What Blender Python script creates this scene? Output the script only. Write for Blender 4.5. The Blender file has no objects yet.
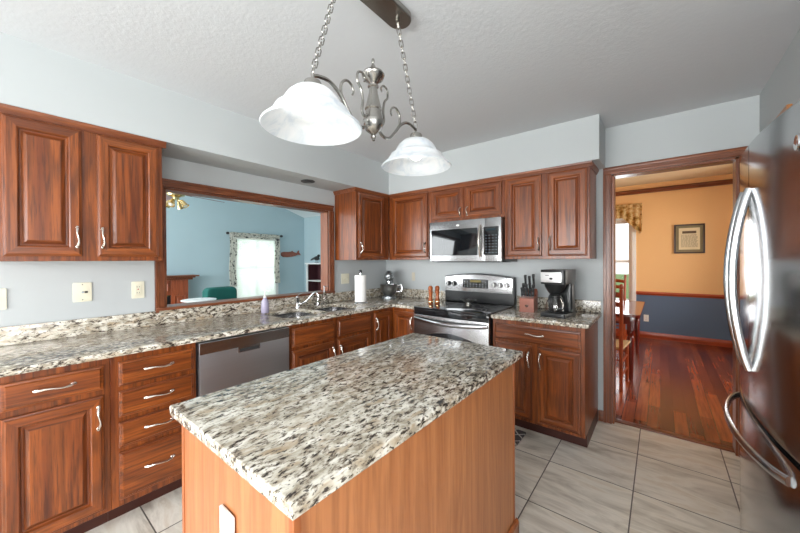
import bpy, bmesh, math, random
from mathutils import Vector, Matrix, Euler
random.seed(7)
PI = math.pi
SC = bpy.context.scene
COL = SC.collection

# ------------------------------------------------------------------ camera
def make_camera():
    yaw, pitch, roll = 0.6751, -0.0049, -0.0048
    F = Vector((-math.sin(yaw)*math.cos(pitch), math.cos(yaw)*math.cos(pitch), math.sin(pitch)))
    r = Vector((math.cos(yaw), math.sin(yaw), 0)); u = r.cross(F)
    R = r*math.cos(roll)+u*math.sin(roll); U = -r*math.sin(roll)+u*math.cos(roll)
    m = Matrix((R, U, -F)).transposed().to_4x4(); m.translation = Vector((2.7926, -3.2035, 1.3667))
    cd = bpy.data.cameras.new('camera'); c = bpy.data.objects.new('camera', cd); COL.objects.link(c)
    c.matrix_world = m; cd.sensor_width = 36; cd.lens = 325.3*36/800; cd.shift_y = -4.8/800
    cd.clip_start = 0.02; cd.clip_end = 200
    SC.camera = c
make_camera()
SC.view_settings.view_transform = 'Standard'; SC.view_settings.look = 'None'
SC.view_settings.gamma = 1; SC.view_settings.use_curve_mapping = False
SC.view_settings.exposure = 0.46

# ------------------------------------------------------------------ world + lights
def make_world():
    w = bpy.data.worlds.new('World'); SC.world = w; w.use_nodes = True
    nt = w.node_tree; nt.nodes.clear()
    out = nt.nodes.new('ShaderNodeOutputWorld'); bg = nt.nodes.new('ShaderNodeBackground')
    sky = nt.nodes.new('ShaderNodeTexSky'); sky.sky_type = 'HOSEK_WILKIE'
    sky.sun_direction = (0.5, -0.6, 0.62); sky.turbidity = 4.0
    mix = nt.nodes.new('ShaderNodeMixRGB'); mix.inputs[0].default_value = 0.6
    mix.inputs[2].default_value = (1, 1, 1, 1)
    nt.links.new(sky.outputs[0], mix.inputs[1]); nt.links.new(mix.outputs[0], bg.inputs[0])
    bg.inputs[1].default_value = 1.6; nt.links.new(bg.outputs[0], out.inputs[0])
make_world()
def area(name, loc, target, sx, sy, power, color=(1, 1, 1)):
    l = bpy.data.lights.new(name, 'AREA'); l.shape = 'RECTANGLE'; l.size = sx; l.size_y = sy
    l.energy = power; l.color = color
    o = bpy.data.objects.new(name, l); COL.objects.link(o); o.location = loc
    o.rotation_euler = (Vector(target)-Vector(loc)).to_track_quat('-Z', 'Y').to_euler()
    return o
area('ceiling_fill_light', (1.9, -6.3, .75), (1.8, -3.2, 2.6), 3.2, .7, 46, (0.97, 1.0, 0.97))  # added lamp low at the rear window, aimed up to brighten the ceiling
# daylight entering through the rear window behind the camera
area('daylight_rear_window', (1.9, -6.35, 1.35), (1.7, 0, 1.05), 3.2, 2.0, 185, (0.98, 0.985, 1.0))
area('right_side_fill_light', (4.75, -4.3, 1.45), (1.0, -2.6, 1.2), 2.0, 1.5, 95, (0.98, 0.985, 1.0))  # added fill from an unseen right side, lifts the cabinet walls
area('family_unseen_window_light', (-2.6, -4.9, 1.6), (-4, 2, 1.6), 3.6, 2.0, 170, (0.93, 0.98, 1.0))  # area lamp put at an unseen rear opening to light the family room
area('dining_unseen_window_light', (4.6, 2.0, 1.5), (2.0, 2.2, 0.8), 2.0, 1.6, 92, (1.0, 0.95, 0.88))  # warm area lamp on the dining room's unseen right side
area('daylight_family_far_window', (-5.75, .95, 1.25), (0, .95, 1.1), 1.1, 1.5, 20, (0.95, 1.0, 0.97))
area('daylight_dining_back_window', (1.92, 4.2, 1.4), (2.6, 0, 0.4), 0.9, 1.3, 25, (0.93, 0.97, 1.0))

# ------------------------------------------------------------------ material helpers
class NT:
    def __init__(s, name):
        s.m = bpy.data.materials.new(name); s.m.use_nodes = True; s.t = s.m.node_tree
        s.b = s.t.nodes['Principled BSDF']; s.out = s.t.nodes['Material Output']
    def n(s, typ, **k):
        nd = s.t.nodes.new(typ)
        for a, v in k.items():
            if a.startswith('i_'):
                key = a[2:]; key = int(key) if key.isdigit() else key.replace('_', ' ')
                nd.inputs[key].default_value = v
            else: setattr(nd, a, v)
        return nd
    def l(s, a, b): s.t.links.new(a, b)
    def coord(s, rnd=0.0):
        tc = s.n('ShaderNodeTexCoord')
        if not rnd: return tc.outputs['Object']
        oi = s.n('ShaderNodeObjectInfo'); mul = s.n('ShaderNodeMath', operation='MULTIPLY', i_1=rnd)
        s.l(oi.outputs['Random'], mul.inputs[0])
        ad = s.n('ShaderNodeVectorMath', operation='ADD')
        s.l(tc.outputs['Object'], ad.inputs[0]); s.l(mul.outputs[0], ad.inputs[1]); return ad.outputs[0]
    def mapping(s, v, scale=(1, 1, 1), loc=(0, 0, 0), rot=(0, 0, 0)):
        m = s.n('ShaderNodeMapping'); m.inputs['Scale'].default_value = scale
        m.inputs['Location'].default_value = loc; m.inputs['Rotation'].default_value = rot
        s.l(v, m.inputs[0]); return m.outputs[0]
    def noise(s, v, scale, detail=3, rough=.5, dist=0):
        n = s.n('ShaderNodeTexNoise'); n.inputs['Scale'].default_value = scale
        n.inputs['Detail'].default_value = detail; n.inputs['Roughness'].default_value = rough
        n.inputs['Distortion'].default_value = dist; s.l(v, n.inputs['Vector']); return n.outputs[0]
    def ramp(s, f, stops, interp='LINEAR'):
        r = s.n('ShaderNodeValToRGB'); r.color_ramp.interpolation = interp; e = r.color_ramp.elements
        while len(e) < len(stops): e.new(0.5)
        for k, (p, c) in enumerate(stops):
            e[k].position = p; e[k].color = (*c, 1) if len(c) == 3 else c
        s.l(f, r.inputs[0]); return r.outputs[0]
    def mix(s, f, a, b, mode='MIX'):
        m = s.n('ShaderNodeMixRGB', blend_type=mode)
        for i, v in ((0, f), (1, a), (2, b)):
            if isinstance(v, (int, float)): m.inputs[i].default_value = v
            elif isinstance(v, tuple): m.inputs[i].default_value = (*v, 1)
            else: s.l(v, m.inputs[i])
        return m.outputs[0]
    def bump(s, h, strength, dist=.002):
        b = s.n('ShaderNodeBump'); b.inputs['Strength'].default_value = strength
        b.inputs['Distance'].default_value = dist; s.l(h, b.inputs['Height']); s.l(b.outputs[0], s.b.inputs['Normal'])
    def set(s, **k):
        for a, v in k.items():
            key = a.replace('_', ' ')
            if isinstance(v, (int, float)): s.b.inputs[key].default_value = v
            elif isinstance(v, tuple): s.b.inputs[key].default_value = (*v, 1) if len(v) == 3 else v
            else: s.l(v, s.b.inputs[key])
        return s
def lin(r, g, b):
    f = lambda c: (c/255/12.92) if c/255 <= .04045 else ((c/255+.055)/1.055)**2.4
    return (f(r), f(g), f(b))
def plain(name, col, rough=.5, metal=0.0, var=.06, vscale=6, bump=0, **k):
    t = NT(name); v = t.coord(10)
    c = tuple(col); n = t.noise(v, vscale, 4)
    a = tuple(x*(1-var) for x in c); b = tuple(min(1, x*(1+var)) for x in c)
    t.set(Base_Color=t.ramp(n, [(.3, a), (.7, b)]), Roughness=rough, Metallic=metal, **k)
    if bump: t.bump(t.noise(v, 120, 3), bump, .001)
    return t.m
def emis(name, col, strength):
    t = NT(name); t.set(Base_Color=col, Emission_Color=col, Emission_Strength=strength); return t.m

def wood(name, axis, dark, mid, light, rough=.34, contrast=1.0, fine=1.0, coat=.15):
    """oak-like grain running along axis 0/1/2 of the object"""
    t = NT(name); v = t.coord(17)
    def sc(a, b):
        s = [a, a, a]; s[axis] = b; return tuple(s)
    broad = t.noise(t.mapping(v, sc(6.5, .6)), 1.0, 1, .4, .2)
    mul = t.n('ShaderNodeMath', operation='MULTIPLY', i_1=64.0); t.l(broad, mul.inputs[0])
    sn = t.n('ShaderNodeMath', operation='SINE'); t.l(mul.outputs[0], sn.inputs[0])
    hf = t.n('ShaderNodeMath', operation='MULTIPLY_ADD', i_1=.5, i_2=.5); t.l(sn.outputs[0], hf.inputs[0])
    pores = t.noise(t.mapping(v, sc(110*fine, 5)), 1.0, 3, .7)
    streak = t.noise(t.mapping(v, sc(30, .9)), 1.0, 3, .6)
    base = t.ramp(streak, [(.32, mid), (.66, light)])
    base = t.mix(t.ramp(hf.outputs[0], [(.0, (.36*contrast,)*3), (.5, (0, 0, 0))]), base, dark)
    pm = t.ramp(pores, [(.34, (.62*contrast,)*3), (.53, (0, 0, 0))])
    c = t.mix(pm, base, dark)
    t.set(Base_Color=c, Roughness=rough, Coat_Weight=coat, Coat_Roughness=.18)
    t.bump(pores, .12, .001)
    return t.m
CH_D, CH_M, CH_L = lin(50, 22, 10), lin(104, 47, 17), lin(150, 79, 30)
WV = wood('cherry_stained_oak_upright', 2, CH_D, CH_M, CH_L)
WX = wood('cherry_stained_oak_sideways', 0, CH_D, CH_M, CH_L)
WY = wood('cherry_stained_oak_depthways', 1, CH_D, CH_M, CH_L)
TRV = wood('cherry_trim_upright', 2, lin(66, 30, 16), lin(112, 58, 32), lin(142, 82, 48), contrast=.8)
TRX = wood('cherry_trim_along_x', 0, lin(66, 30, 16), lin(112, 58, 32), lin(142, 82, 48), contrast=.8)
TRY = wood('cherry_trim_along_y', 1, lin(66, 30, 16), lin(112, 58, 32), lin(142, 82, 48), contrast=.8)
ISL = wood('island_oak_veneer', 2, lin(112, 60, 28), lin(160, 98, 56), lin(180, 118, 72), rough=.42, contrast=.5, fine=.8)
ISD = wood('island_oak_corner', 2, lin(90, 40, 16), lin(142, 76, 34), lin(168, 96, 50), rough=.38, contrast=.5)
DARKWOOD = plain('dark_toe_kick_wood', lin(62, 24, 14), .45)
CHAIRW = plain('reddish_brown_chair_wood', lin(150, 66, 30), .3, var=.2)
TABW = plain('dark_red_polished_table_wood', lin(92, 30, 22), .15, var=.15)

def granite():
    t = NT('speckled_cream_grey_granite'); v = t.n('ShaderNodeTexCoord').outputs['Object']
    wn = t.n('ShaderNodeTexNoise', i_Scale=16.0, i_Detail=2.0); t.l(v, wn.inputs['Vector'])
    vm = t.n('ShaderNodeVectorMath', operation='SCALE'); t.l(wn.outputs['Color'], vm.inputs[0]); vm.inputs['Scale'].default_value = .022
    ad = t.n('ShaderNodeVectorMath', operation='ADD'); t.l(v, ad.inputs[0]); t.l(vm.outputs[0], ad.inputs[1])
    w = t.mapping(ad.outputs[0], (1.0, .48, 1.0), rot=(0, 0, math.radians(52)))
    zone = t.noise(w, 6, 2)
    a = t.mix(.22, t.noise(w, 66, 4, .62), zone)
    base = t.ramp(t.noise(w, 30, 3, .6), [(.36, lin(160, 150, 132)), (.5, lin(204, 198, 183)), (.64, lin(232, 228, 217))])
    tan = t.noise(w, 24, 2, .5)
    base = t.mix(t.ramp(tan, [(.56, (0, 0, 0)), (.68, (.6, .6, .6))]), base, lin(166, 140, 106))
    base = t.mix(t.ramp(a, [(.44, (1, 1, 1)), (.515, (0, 0, 0))]), base, lin(132, 121, 106))
    base = t.mix(t.ramp(a, [(.40, (1, 1, 1)), (.44, (0, 0, 0))]), base, lin(52, 46, 42))
    sp = t.noise(w, 130, 2, .5)
    base = t.mix(t.ramp(sp, [(.34, (.9, .9, .9)), (.40, (0, 0, 0))]), base, lin(60, 52, 48))
    t.set(Base_Color=base, Roughness=.12, Specular_IOR_Level=.5)
    return t.m
GRAN = granite()
def painted(name, col, bs=.08, rough=.7):
    t = NT(name); v = t.n('ShaderNodeTexCoord').outputs['Object']
    n = t.noise(v, 2.0, 2); a = tuple(x*.975 for x in col)
    t.set(Base_Color=t.ramp(n, [(.3, a), (.7, col)]), Roughness=rough); t.bump(t.noise(v, 260, 2), bs, .001); return t.m
WALLM = painted('pale_grey_blue_wall_paint', lin(186, 191, 192))
def ceilm():
    t = NT('textured_ceiling_plaster'); v = t.n('ShaderNodeTexCoord').outputs['Object']
    t.set(Base_Color=lin(206, 209, 212), Roughness=.85)
    t.bump(t.ramp(t.noise(v, 45, 4, .6), [(.4, (0, 0, 0)), (.62, (1, 1, 1))]), .11, .004); return t.m
CEILM = ceilm()
BLUE = painted('light_blue_wall_paint', lin(176, 198, 206))
WHITEP = painted('white_paint', lin(236, 238, 238), rough=.4)
PEACH = painted('peach_wall_paint', lin(240, 194, 136))
NAVY = painted('slate_blue_wall_paint', lin(92, 114, 142))
CREAMC = painted('cream_ceiling_paint', lin(240, 222, 186))
def tilem():
    t = NT('grey_beige_floor_tile'); v = t.n('ShaderNodeTexCoord').outputs['Object']
    T = .4613
    br = t.n('ShaderNodeTexBrick', offset=0.0, squash=1.0)
    br.inputs['Scale'].default_value = 1.0; br.inputs['Brick Width'].default_value = T; br.inputs['Row Height'].default_value = T
    br.inputs['Mortar Size'].default_value = .0032; br.inputs['Mortar Smooth'].default_value = .0
    br.inputs['Color1'].default_value = (0, 0, 0, 1); br.inputs['Color2'].default_value = (1, 1, 1, 1)
    br.inputs['Mortar'].default_value = (0, 0, 0, 1)
    t.l(t.mapping(v, loc=(-2.205+8*T, .857+20*T, 0)), br.inputs['Vector'])
    # shift the veins from tile to tile
    sh = t.n('ShaderNodeVectorMath', operation='SCALE'); sh.inputs['Scale'].default_value = 9.0; t.l(br.outputs['Color'], sh.inputs[0])
    ad = t.n('ShaderNodeVectorMath', operation='ADD'); t.l(v, ad.inputs[0]); t.l(sh.outputs[0], ad.inputs[1])
    w = t.mapping(ad.outputs[0], (.8, 3.2, 1), rot=(0, 0, math.radians(-28)))
    n = t.noise(w, 2.6, 5, .6, .8)
    base = t.ramp(n, [(.30, lin(176, 167, 154)), (.44, lin(212, 206, 194)), (.55, lin(232, 227, 216)), (.66, lin(216, 206, 190)), (.75, lin(242, 238, 230))])
    tone = t.mix(.09, base, br.outputs['Color'], 'OVERLAY')
    c = t.mix(br.outputs['Fac'], tone, lin(92, 86, 80))
    t.set(Base_Color=c, Roughness=.3); t.bump(br.outputs['Fac'], -.3, .002); return t.m
TILE = tilem()
def hardwood():
    t = NT('glossy_cherry_floorboards'); v = t.n('ShaderNodeTexCoord').outputs['Object']
    r = t.mapping(v, rot=(0, 0, PI/2), loc=(20, 20, 0))
    br = t.n('ShaderNodeTexBrick', offset=.37, offset_frequency=2)
    br.inputs['Scale'].default_value = 1; br.inputs['Brick Width'].default_value = 1.1; br.inputs['Row Height'].default_value = .088
    br.inputs['Mortar Size'].default_value = .0022; br.inputs['Color1'].default_value = (0, 0, 0, 1); br.inputs['Color2'].default_value = (1, 1, 1, 1)
    br.inputs['Mortar'].default_value = (0, 0, 0, 1); t.l(r, br.inputs['Vector'])
    g = t.noise(t.mapping(v, (45, 2, 1)), 1, 3, .6)
    base = t.ramp(br.outputs['Color'], [(0, lin(98, 40, 24)), (.5, lin(132, 60, 32)), (1, lin(168, 86, 46))])
    base = t.mix(t.ramp(g, [(.35, (.5, .5, .5)), (.6, (0, 0, 0))]), base, lin(70, 26, 16))
    c = t.mix(br.outputs['Fac'], base, lin(35, 14, 10))
    t.set(Base_Color=c, Roughness=.24, Coat_Weight=.15, Coat_Roughness=.15); return t.m
HARD = hardwood()
CARPET = plain('beige_carpet', lin(190, 180, 165), .95, bump=.5)
def steel(name='brushed_stainless_steel', col=(.38, .38, .385), rough=.24, axis=2):
    t = NT(name); v = t.coord(5); s = [300, 300, 300]; s[axis] = 2.0
    n = t.noise(t.mapping(v, tuple(s)), 1, 2)
    t.set(Base_Color=t.ramp(n, [(.2, tuple(x*.9 for x in col)), (.8, col)]), Metallic=1.0, Roughness=t.ramp(n, [(.2, (rough*.9,)*3), (.8, (rough*1.12,)*3)]))
    return t.m
STEEL = steel(); STEELX = steel('brushed_stainless_sideways', axis=0)
FRST = steel('refrigerator_stainless_steel', (.50, .50, .51), .15, 0)
CHROME = plain('polished_chrome', (.8, .8, .82), .08, 1.0, .02)
NICKEL = plain('satin_nickel', (.40, .385, .36), .26, 1.0, .05)
PULL = plain('satin_nickel_pull', (.75, .70, .64), .25, 1.0, .04)
BLACKG = plain('black_glass', (.008, .010, .012), .05, 0, .1, Specular_IOR_Level=.6)
BLACKP = plain('black_plastic', (.014, .015, .016), .3)
DARKM = plain('dark_grey_metal', (.06, .06, .065), .4, .6)
IVORY = plain('ivory_plastic', lin(226, 222, 200), .4, var=.02)
WHITEPL = plain('white_plastic', lin(240, 240, 236), .35, var=.02)
PAPER = plain('white_paper', lin(245, 245, 243), .9, var=.02, bump=.2)
SLOT = plain('dark_slot', (.03, .025, .02), .6)
BRASS = plain('polished_brass', (.72, .55, .28), .18, 1.0, .05)
def glassm(name, col=(1, 1, 1), rough=0.02):
    t = NT(name); t.set(Base_Color=col, Transmission_Weight=1.0, Roughness=rough, IOR=1.45); return t.m
GLASS = glassm('clear_glass')
def panem():
    t = NT('window_glass'); tr = t.n('ShaderNodeBsdfTransparent'); gl = t.n('ShaderNodeBsdfGlossy'); gl.inputs['Roughness'].default_value = 0.0
    fr = t.n('ShaderNodeFresnel'); fr.inputs[0].default_value = 1.35
    mx = t.n('ShaderNodeMixShader'); t.l(fr.outputs[0], mx.inputs[0]); t.l(tr.outputs[0], mx.inputs[1]); t.l(gl.outputs[0], mx.inputs[2])
    t.l(mx.outputs[0], t.out.inputs[0]); return t.m
PANE = panem()
def alabaster():
    t = NT('white_alabaster_glass'); v = t.coord()
    n = t.noise(v, 9, 4, .55, 2.2)
    c = t.ramp(n, [(.35, (.70, .75, .80)), (.5, (.82, .85, .87)), (.7, (.88, .89, .90))])
    d = t.n('ShaderNodeBsdfDiffuse'); tr = t.n('ShaderNodeBsdfTranslucent'); t.l(c, d.inputs[0]); t.l(c, tr.inputs[0])
    m1 = t.n('ShaderNodeMixShader'); m1.inputs[0].default_value = .33; t.l(d.outputs[0], m1.inputs[1]); t.l(tr.outputs[0], m1.inputs[2])
    gl = t.n('ShaderNodeBsdfGlossy'); gl.inputs['Roughness'].default_value = .15
    m2 = t.n('ShaderNodeMixShader'); m2.inputs[0].default_value = .05; t.l(m1.outputs[0], m2.inputs[1]); t.l(gl.outputs[0], m2.inputs[2])
    t.l(m2.outputs[0], t.out.inputs[0]); return t.m
ALAB = alabaster()
def cloth_trans(name, ramp_stops, scale, detail=3, trans=.4, stretch=(1, 1, 1)):
    t = NT(name); v = t.mapping(t.coord(), stretch)
    c = t.ramp(t.noise(v, scale, detail, .6), ramp_stops)
    d = t.n('ShaderNodeBsdfDiffuse'); tr = t.n('ShaderNodeBsdfTranslucent'); t.l(c, d.inputs[0]); t.l(c, tr.inputs[0])
    m1 = t.n('ShaderNodeMixShader'); m1.inputs[0].default_value = trans; t.l(d.outputs[0], m1.inputs[1]); t.l(tr.outputs[0], m1.inputs[2])
    t.l(m1.outputs[0], t.out.inputs[0]); return t.m
CURT = cloth_trans('leaf_print_curtain_fabric', [(.36, lin(70, 74, 78)), (.41, lin(130, 130, 124)), (.45, lin(232, 230, 222)), (1, lin(240, 238, 230))], 17)
VALM = cloth_trans('gold_patterned_valance_fabric', [(.34, lin(150, 110, 60)), (.45, lin(212, 172, 104)), (.56, lin(238, 214, 164)), (.7, lin(196, 150, 86))], 14)
BLIND = cloth_trans('white_blind_slats', [(0, lin(240, 246, 242)), (1, lin(250, 252, 250))], 2, trans=.6)
GREENF = plain('dark_teal_upholstery', lin(24, 96, 88), .8, bump=.3)
WHITEF = plain('white_upholstery', lin(232, 234, 236), .85, bump=.3)
WHALEM = plain('weathered_red_brown_wood', lin(140, 84, 70), .7, var=.25)
LEAF = plain('green_leaves', lin(92, 128, 74), .7, var=.5, vscale=3)
BARK = plain('grey_bark', lin(104, 90, 76), .9, var=.3)
LAWN = plain('lawn_grass', lin(110, 142, 84), .95, var=.3, bump=.5)
LILAC = plain('lilac_liquid_soap', lin(206, 200, 226), .15, var=.03, Transmission_Weight=.4)

# ------------------------------------------------------------------ mesh helpers
def NB(): return bmesh.new()
def merge(bm, t, M=None, mat=0):
    if M is not None: bmesh.ops.transform(t, matrix=M, verts=t.verts)
    for f in t.faces: f.material_index = mat
    me = bpy.data.meshes.new('tmp'); t.to_mesh(me); t.free(); bm.from_mesh(me); bpy.data.meshes.remove(me)
def box(bm, x0, x1, y0, y1, z0, z1, bev=0, seg=2, M=None, mat=0):
    t = bmesh.new(); bmesh.ops.create_cube(t, size=1)
    bmesh.ops.scale(t, vec=(abs(x1-x0), abs(y1-y0), abs(z1-z0)), verts=t.verts)
    bmesh.ops.translate(t, vec=((x0+x1)/2, (y0+y1)/2, (z0+z1)/2), verts=t.verts)
    if bev: bmesh.ops.bevel(t, geom=t.edges[:]+t.verts[:], offset=bev, segments=seg, profile=.7, affect='EDGES')
    merge(bm, t, M, mat); return bm
def lathe(bm, prof, seg=32, M=None, mat=0, a0=0, a1=2*PI):
    t = bmesh.new(); full = abs(a1-a0-2*PI) < 1e-6; n = seg if full else seg+1
    rings = []
    for r, z in prof:
        if r < 1e-5: rings.append([t.verts.new((0, 0, z))])
        else: rings.append([t.verts.new((r*math.cos(a0+(a1-a0)*i/seg), r*math.sin(a0+(a1-a0)*i/seg), z)) for i in range(n)])
    for a, b in zip(rings, rings[1:]):
        m = seg
        for i in range(m):
            j = (i+1) % n if full else i+1
            if len(a) == 1 and len(b) == 1: continue
            if len(a) == 1: t.faces.new((a[0], b[j], b[i]))
            elif len(b) == 1: t.faces.new((a[i], a[j], b[0]))
            else: t.faces.new((a[i], a[j], b[j], b[i]))
    bmesh.ops.recalc_face_normals(t, faces=t.faces); merge(bm, t, M, mat); return bm
def tube(bm, pts, r, seg=10, cap=True, closed=False, M=None, mat=0, flat=None):
    """swept tube; r is a number or a list; flat=(a,b) squashes the section"""
    t = bmesh.new(); P = [Vector(p) for p in pts]; n = len(P)
    R = [r]*n if isinstance(r, (int, float)) else list(r)
    tang = []
    for i in range(n):
        a = P[(i-1) % n] if (i > 0 or closed) else P[i]; b = P[(i+1) % n] if (i < n-1 or closed) else P[i]
        tang.append((b-a).normalized())
    up = Vector((0, 0, 1)) if abs(tang[0].z) < .9 else Vector((1, 0, 0))
    u = (up-tang[0]*up.dot(tang[0])).normalized(); rings = []
    for i in range(n):
        u = (u-tang[i]*u.dot(tang[i])).normalized(); w = tang[i].cross(u)
        fa, fb = flat if flat else (1, 1)
        rings.append([t.verts.new(P[i]+(u*math.cos(2*PI*k/seg)*fa+w*math.sin(2*PI*k/seg)*fb)*R[i]) for k in range(seg)])
    m = n if closed else n-1
    for i in range(m):
        a, b = rings[i], rings[(i+1) % n]
        for k in range(seg): t.faces.new((a[k], a[(k+1) % seg], b[(k+1) % seg], b[k]))
    if cap and not closed: t.faces.new(rings[0][::-1]); t.faces.new(rings[-1])
    bmesh.ops.recalc_face_normals(t, faces=t.faces); merge(bm, t, M, mat); return bm
def prism(bm, poly, h0, h1, axis='z', bev=0, M=None, mat=0, seg=2):
    t = bmesh.new()
    def P(a, b, h): return {'z': (a, b, h), 'y': (a, h, b), 'x': (h, a, b)}[axis]
    A = [t.verts.new(P(a, b, h0)) for a, b in poly]; B = [t.verts.new(P(a, b, h1)) for a, b in poly]; n = len(poly)
    t.faces.new(A[::-1]); t.faces.new(B)
    for i in range(n): t.faces.new((A[i], A[(i+1) % n], B[(i+1) % n], B[i]))
    bmesh.ops.recalc_face_normals(t, faces=t.faces)
    if bev:
        caps = [e for e in t.edges if abs(e.verts[0].co['xyz'.index(axis)]-e.verts[1].co['xyz'.index(axis)]) < 1e-6]
        bmesh.ops.bevel(t, geom=caps, offset=bev, segments=seg, profile=.7, affect='EDGES')
    merge(bm, t, M, mat); return bm
def ball(bm, c, r, M=None, sc=(1, 1, 1), mat=0, u=24, v=14):
    t = bmesh.new(); bmesh.ops.create_uvsphere(t, u_segments=u, v_segments=v, radius=r)
    bmesh.ops.scale(t, vec=sc, verts=t.verts); bmesh.ops.translate(t, vec=c, verts=t.verts); merge(bm, t, M, mat); return bm
def cyl(bm, p0, p1, r, seg=20, mat=0, bev=0):
    p0, p1 = Vector(p0), Vector(p1); L = (p1-p0).length
    q = (p1-p0).to_track_quat('Z', 'Y').to_matrix().to_4x4(); M = Matrix.Translation(p0) @ q
    if bev: prof = [(0, 0), (r-bev, 0), (r, bev), (r, L-bev), (r-bev, L), (0, L)]
    else: prof = [(0, 0), (r, 0), (r, L), (0, L)]
    return lathe(bm, prof, seg, M, mat)
def rrect(x0, x1, y0, y1, r, n=6):
    o = []
    for cx, cy, a in ((x1-r, y1-r, 0), (x0+r, y1-r, PI/2), (x0+r, y0+r, PI), (x1-r, y0+r, 1.5*PI)):
        for k in range(n+1): o.append((cx+r*math.cos(a+PI/2*k/n), cy+r*math.sin(a+PI/2*k/n)))
    return o
def bez(p0, p1, p2, p3, n=12):
    P = [Vector(p) for p in (p0, p1, p2, p3)]; o = []
    for i in range(n+1):
        t = i/n; o.append(P[0]*(1-t)**3+P[1]*3*t*(1-t)**2+P[2]*3*t*t*(1-t)+P[3]*t**3)
    return o
def cr(pts, n=8):
    P = [Vector(p) for p in pts]; P = [P[0]*2-P[1]]+P+[P[-1]*2-P[-2]]; o = []
    for i in range(1, len(P)-2):
        for k in range(n):
            t = k/n; a, b, c, d = P[i-1:i+3]
            o.append(.5*((2*b)+(-a+c)*t+(2*a-5*b+4*c-d)*t*t+(-a+3*b-3*c+d)*t**3))
    o.append(P[-2]); return o

def obj(name, bm, mats, parent=None, loc=(0, 0, 0), rotz=0, smooth=35, label=None):
    me = bpy.data.meshes.new(name); bm.to_mesh(me); bm.free()
    for m in (mats if isinstance(mats, (list, tuple)) else [mats]): me.materials.append(m)
    if smooth:
        me.polygons.foreach_set('use_smooth', [True]*len(me.polygons)); me.set_sharp_from_angle(angle=math.radians(smooth))
    o = bpy.data.objects.new(name, me); COL.objects.link(o); o.location = loc; o.rotation_euler = (0, 0, rotz)
    if parent: o.parent = parent
    if label: o['label'] = label
    return o
def tag(o, label, cat, group=None, kind=None):
    o['label'] = label; o['category'] = cat
    if group: o['group'] = group
    if kind: o['kind'] = kind
    return o
def thing(name, label, cat, loc=(0, 0, 0), rotz=0, group=None):
    o = bpy.data.objects.new(name, None); COL.objects.link(o); o.empty_display_size = .1
    o.location = loc; o.rotation_euler = (0, 0, rotz); return tag(o, label, cat, group)
def struct(name, bm, mats, label=None, parent=None, smooth=35):
    o = obj(name, bm, mats, parent, smooth=smooth)
    if not parent: o['kind'] = 'structure'
    if label: o['label'] = label
    return o
def dup(root, loc, rotz, label, group=None):
    def cp(o, par):
        c = o.copy(); COL.objects.link(c); c.parent = par
        for ch in list(o.children): cp(ch, c)
        return c
    r = cp(root, None); r.location = loc; r.rotation_euler = (0, 0, rotz); r['label'] = label
    if group: r['group'] = group
    return r
def slab(outer, z0, z1, holes=(), bev=.004):
    """flat slab with rounded edges and holes -> bmesh"""
    cu = bpy.data.curves.new('tmpc', 'CURVE'); cu.dimensions = '2D'; cu.fill_mode = 'BOTH'
    for poly in [outer]+list(holes):
        sp = cu.splines.new('POLY'); sp.points.add(len(poly)-1); sp.use_cyclic_u = True
        for i, (x, y) in enumerate(poly): sp.points[i].co = (x, y, 0, 1)
    h = (z1-z0)/2; cu.extrude = h-bev; cu.bevel_depth = bev; cu.bevel_resolution = 2; cu.offset = -bev
    o = bpy.data.objects.new('tmpo', cu); COL.objects.link(o)
    dg = bpy.context.evaluated_depsgraph_get(); me = bpy.data.meshes.new_from_object(o.evaluated_get(dg))
    bm = bmesh.new(); bm.from_mesh(me); bmesh.ops.translate(bm, vec=(0, 0, (z0+z1)/2), verts=bm.verts)
    bmesh.ops.remove_doubles(bm, verts=bm.verts, dist=1e-5)
    bpy.data.objects.remove(o); bpy.data.curves.remove(cu); bpy.data.meshes.remove(me); return bm

# ------------------------------------------------------------------ setting
ZC = 2.458; ZS = 2.122; WR = 3.31
DX0, DX1, DZ = 2.4308+.048, 3.2738-.06, 2.066      # clear doorway opening
PY0, PY1, PZ0, PZ1 = -2.434, -.8855-.06, 1.0297, 1.90
b = NB(); box(b, -.12, 4.9, -6.2, .06, -.1, 0); struct('floor', b, TILE)
b = NB(); box(b, -.0, 4.9, .06, 4.0, -.1, .002); struct('floor_dining', b, HARD)
FLD = bpy.data.objects['floor_dining']
b = NB(); box(b, 1.0, 2.0, 0, .1, -.1, 0)
b.free()
b = NB(); box(b, -5.4, -.12, -5.2, 2.5, -.1, 0); struct('floor_family', b, CARPET)
b = NB(); box(b, -.12, 4.9, -6.2, .12, ZC, ZC+.1); struct('ceiling', b, CEILM)
# left wall with the pass-through opening
b = NB()
box(b, -.12, 0, -6.2, PY0, 0, ZC); box(b, -.12, 0, PY1, .12, 0, ZC)
box(b, -.12, 0, PY0, PY1, 0, PZ0-.02); box(b, -.12, 0, PY0, PY1, PZ1, ZC)
struct('wall_left', b, WALLM)
b = NB()
box(b, 0, DX0, 0, .12, 0, ZC); box(b, DX1, WR+.1, 0, .12, 0, ZC); box(b, DX0, DX1, 0, .12, DZ, ZC)
struct('wall_back', b, WALLM)
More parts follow.
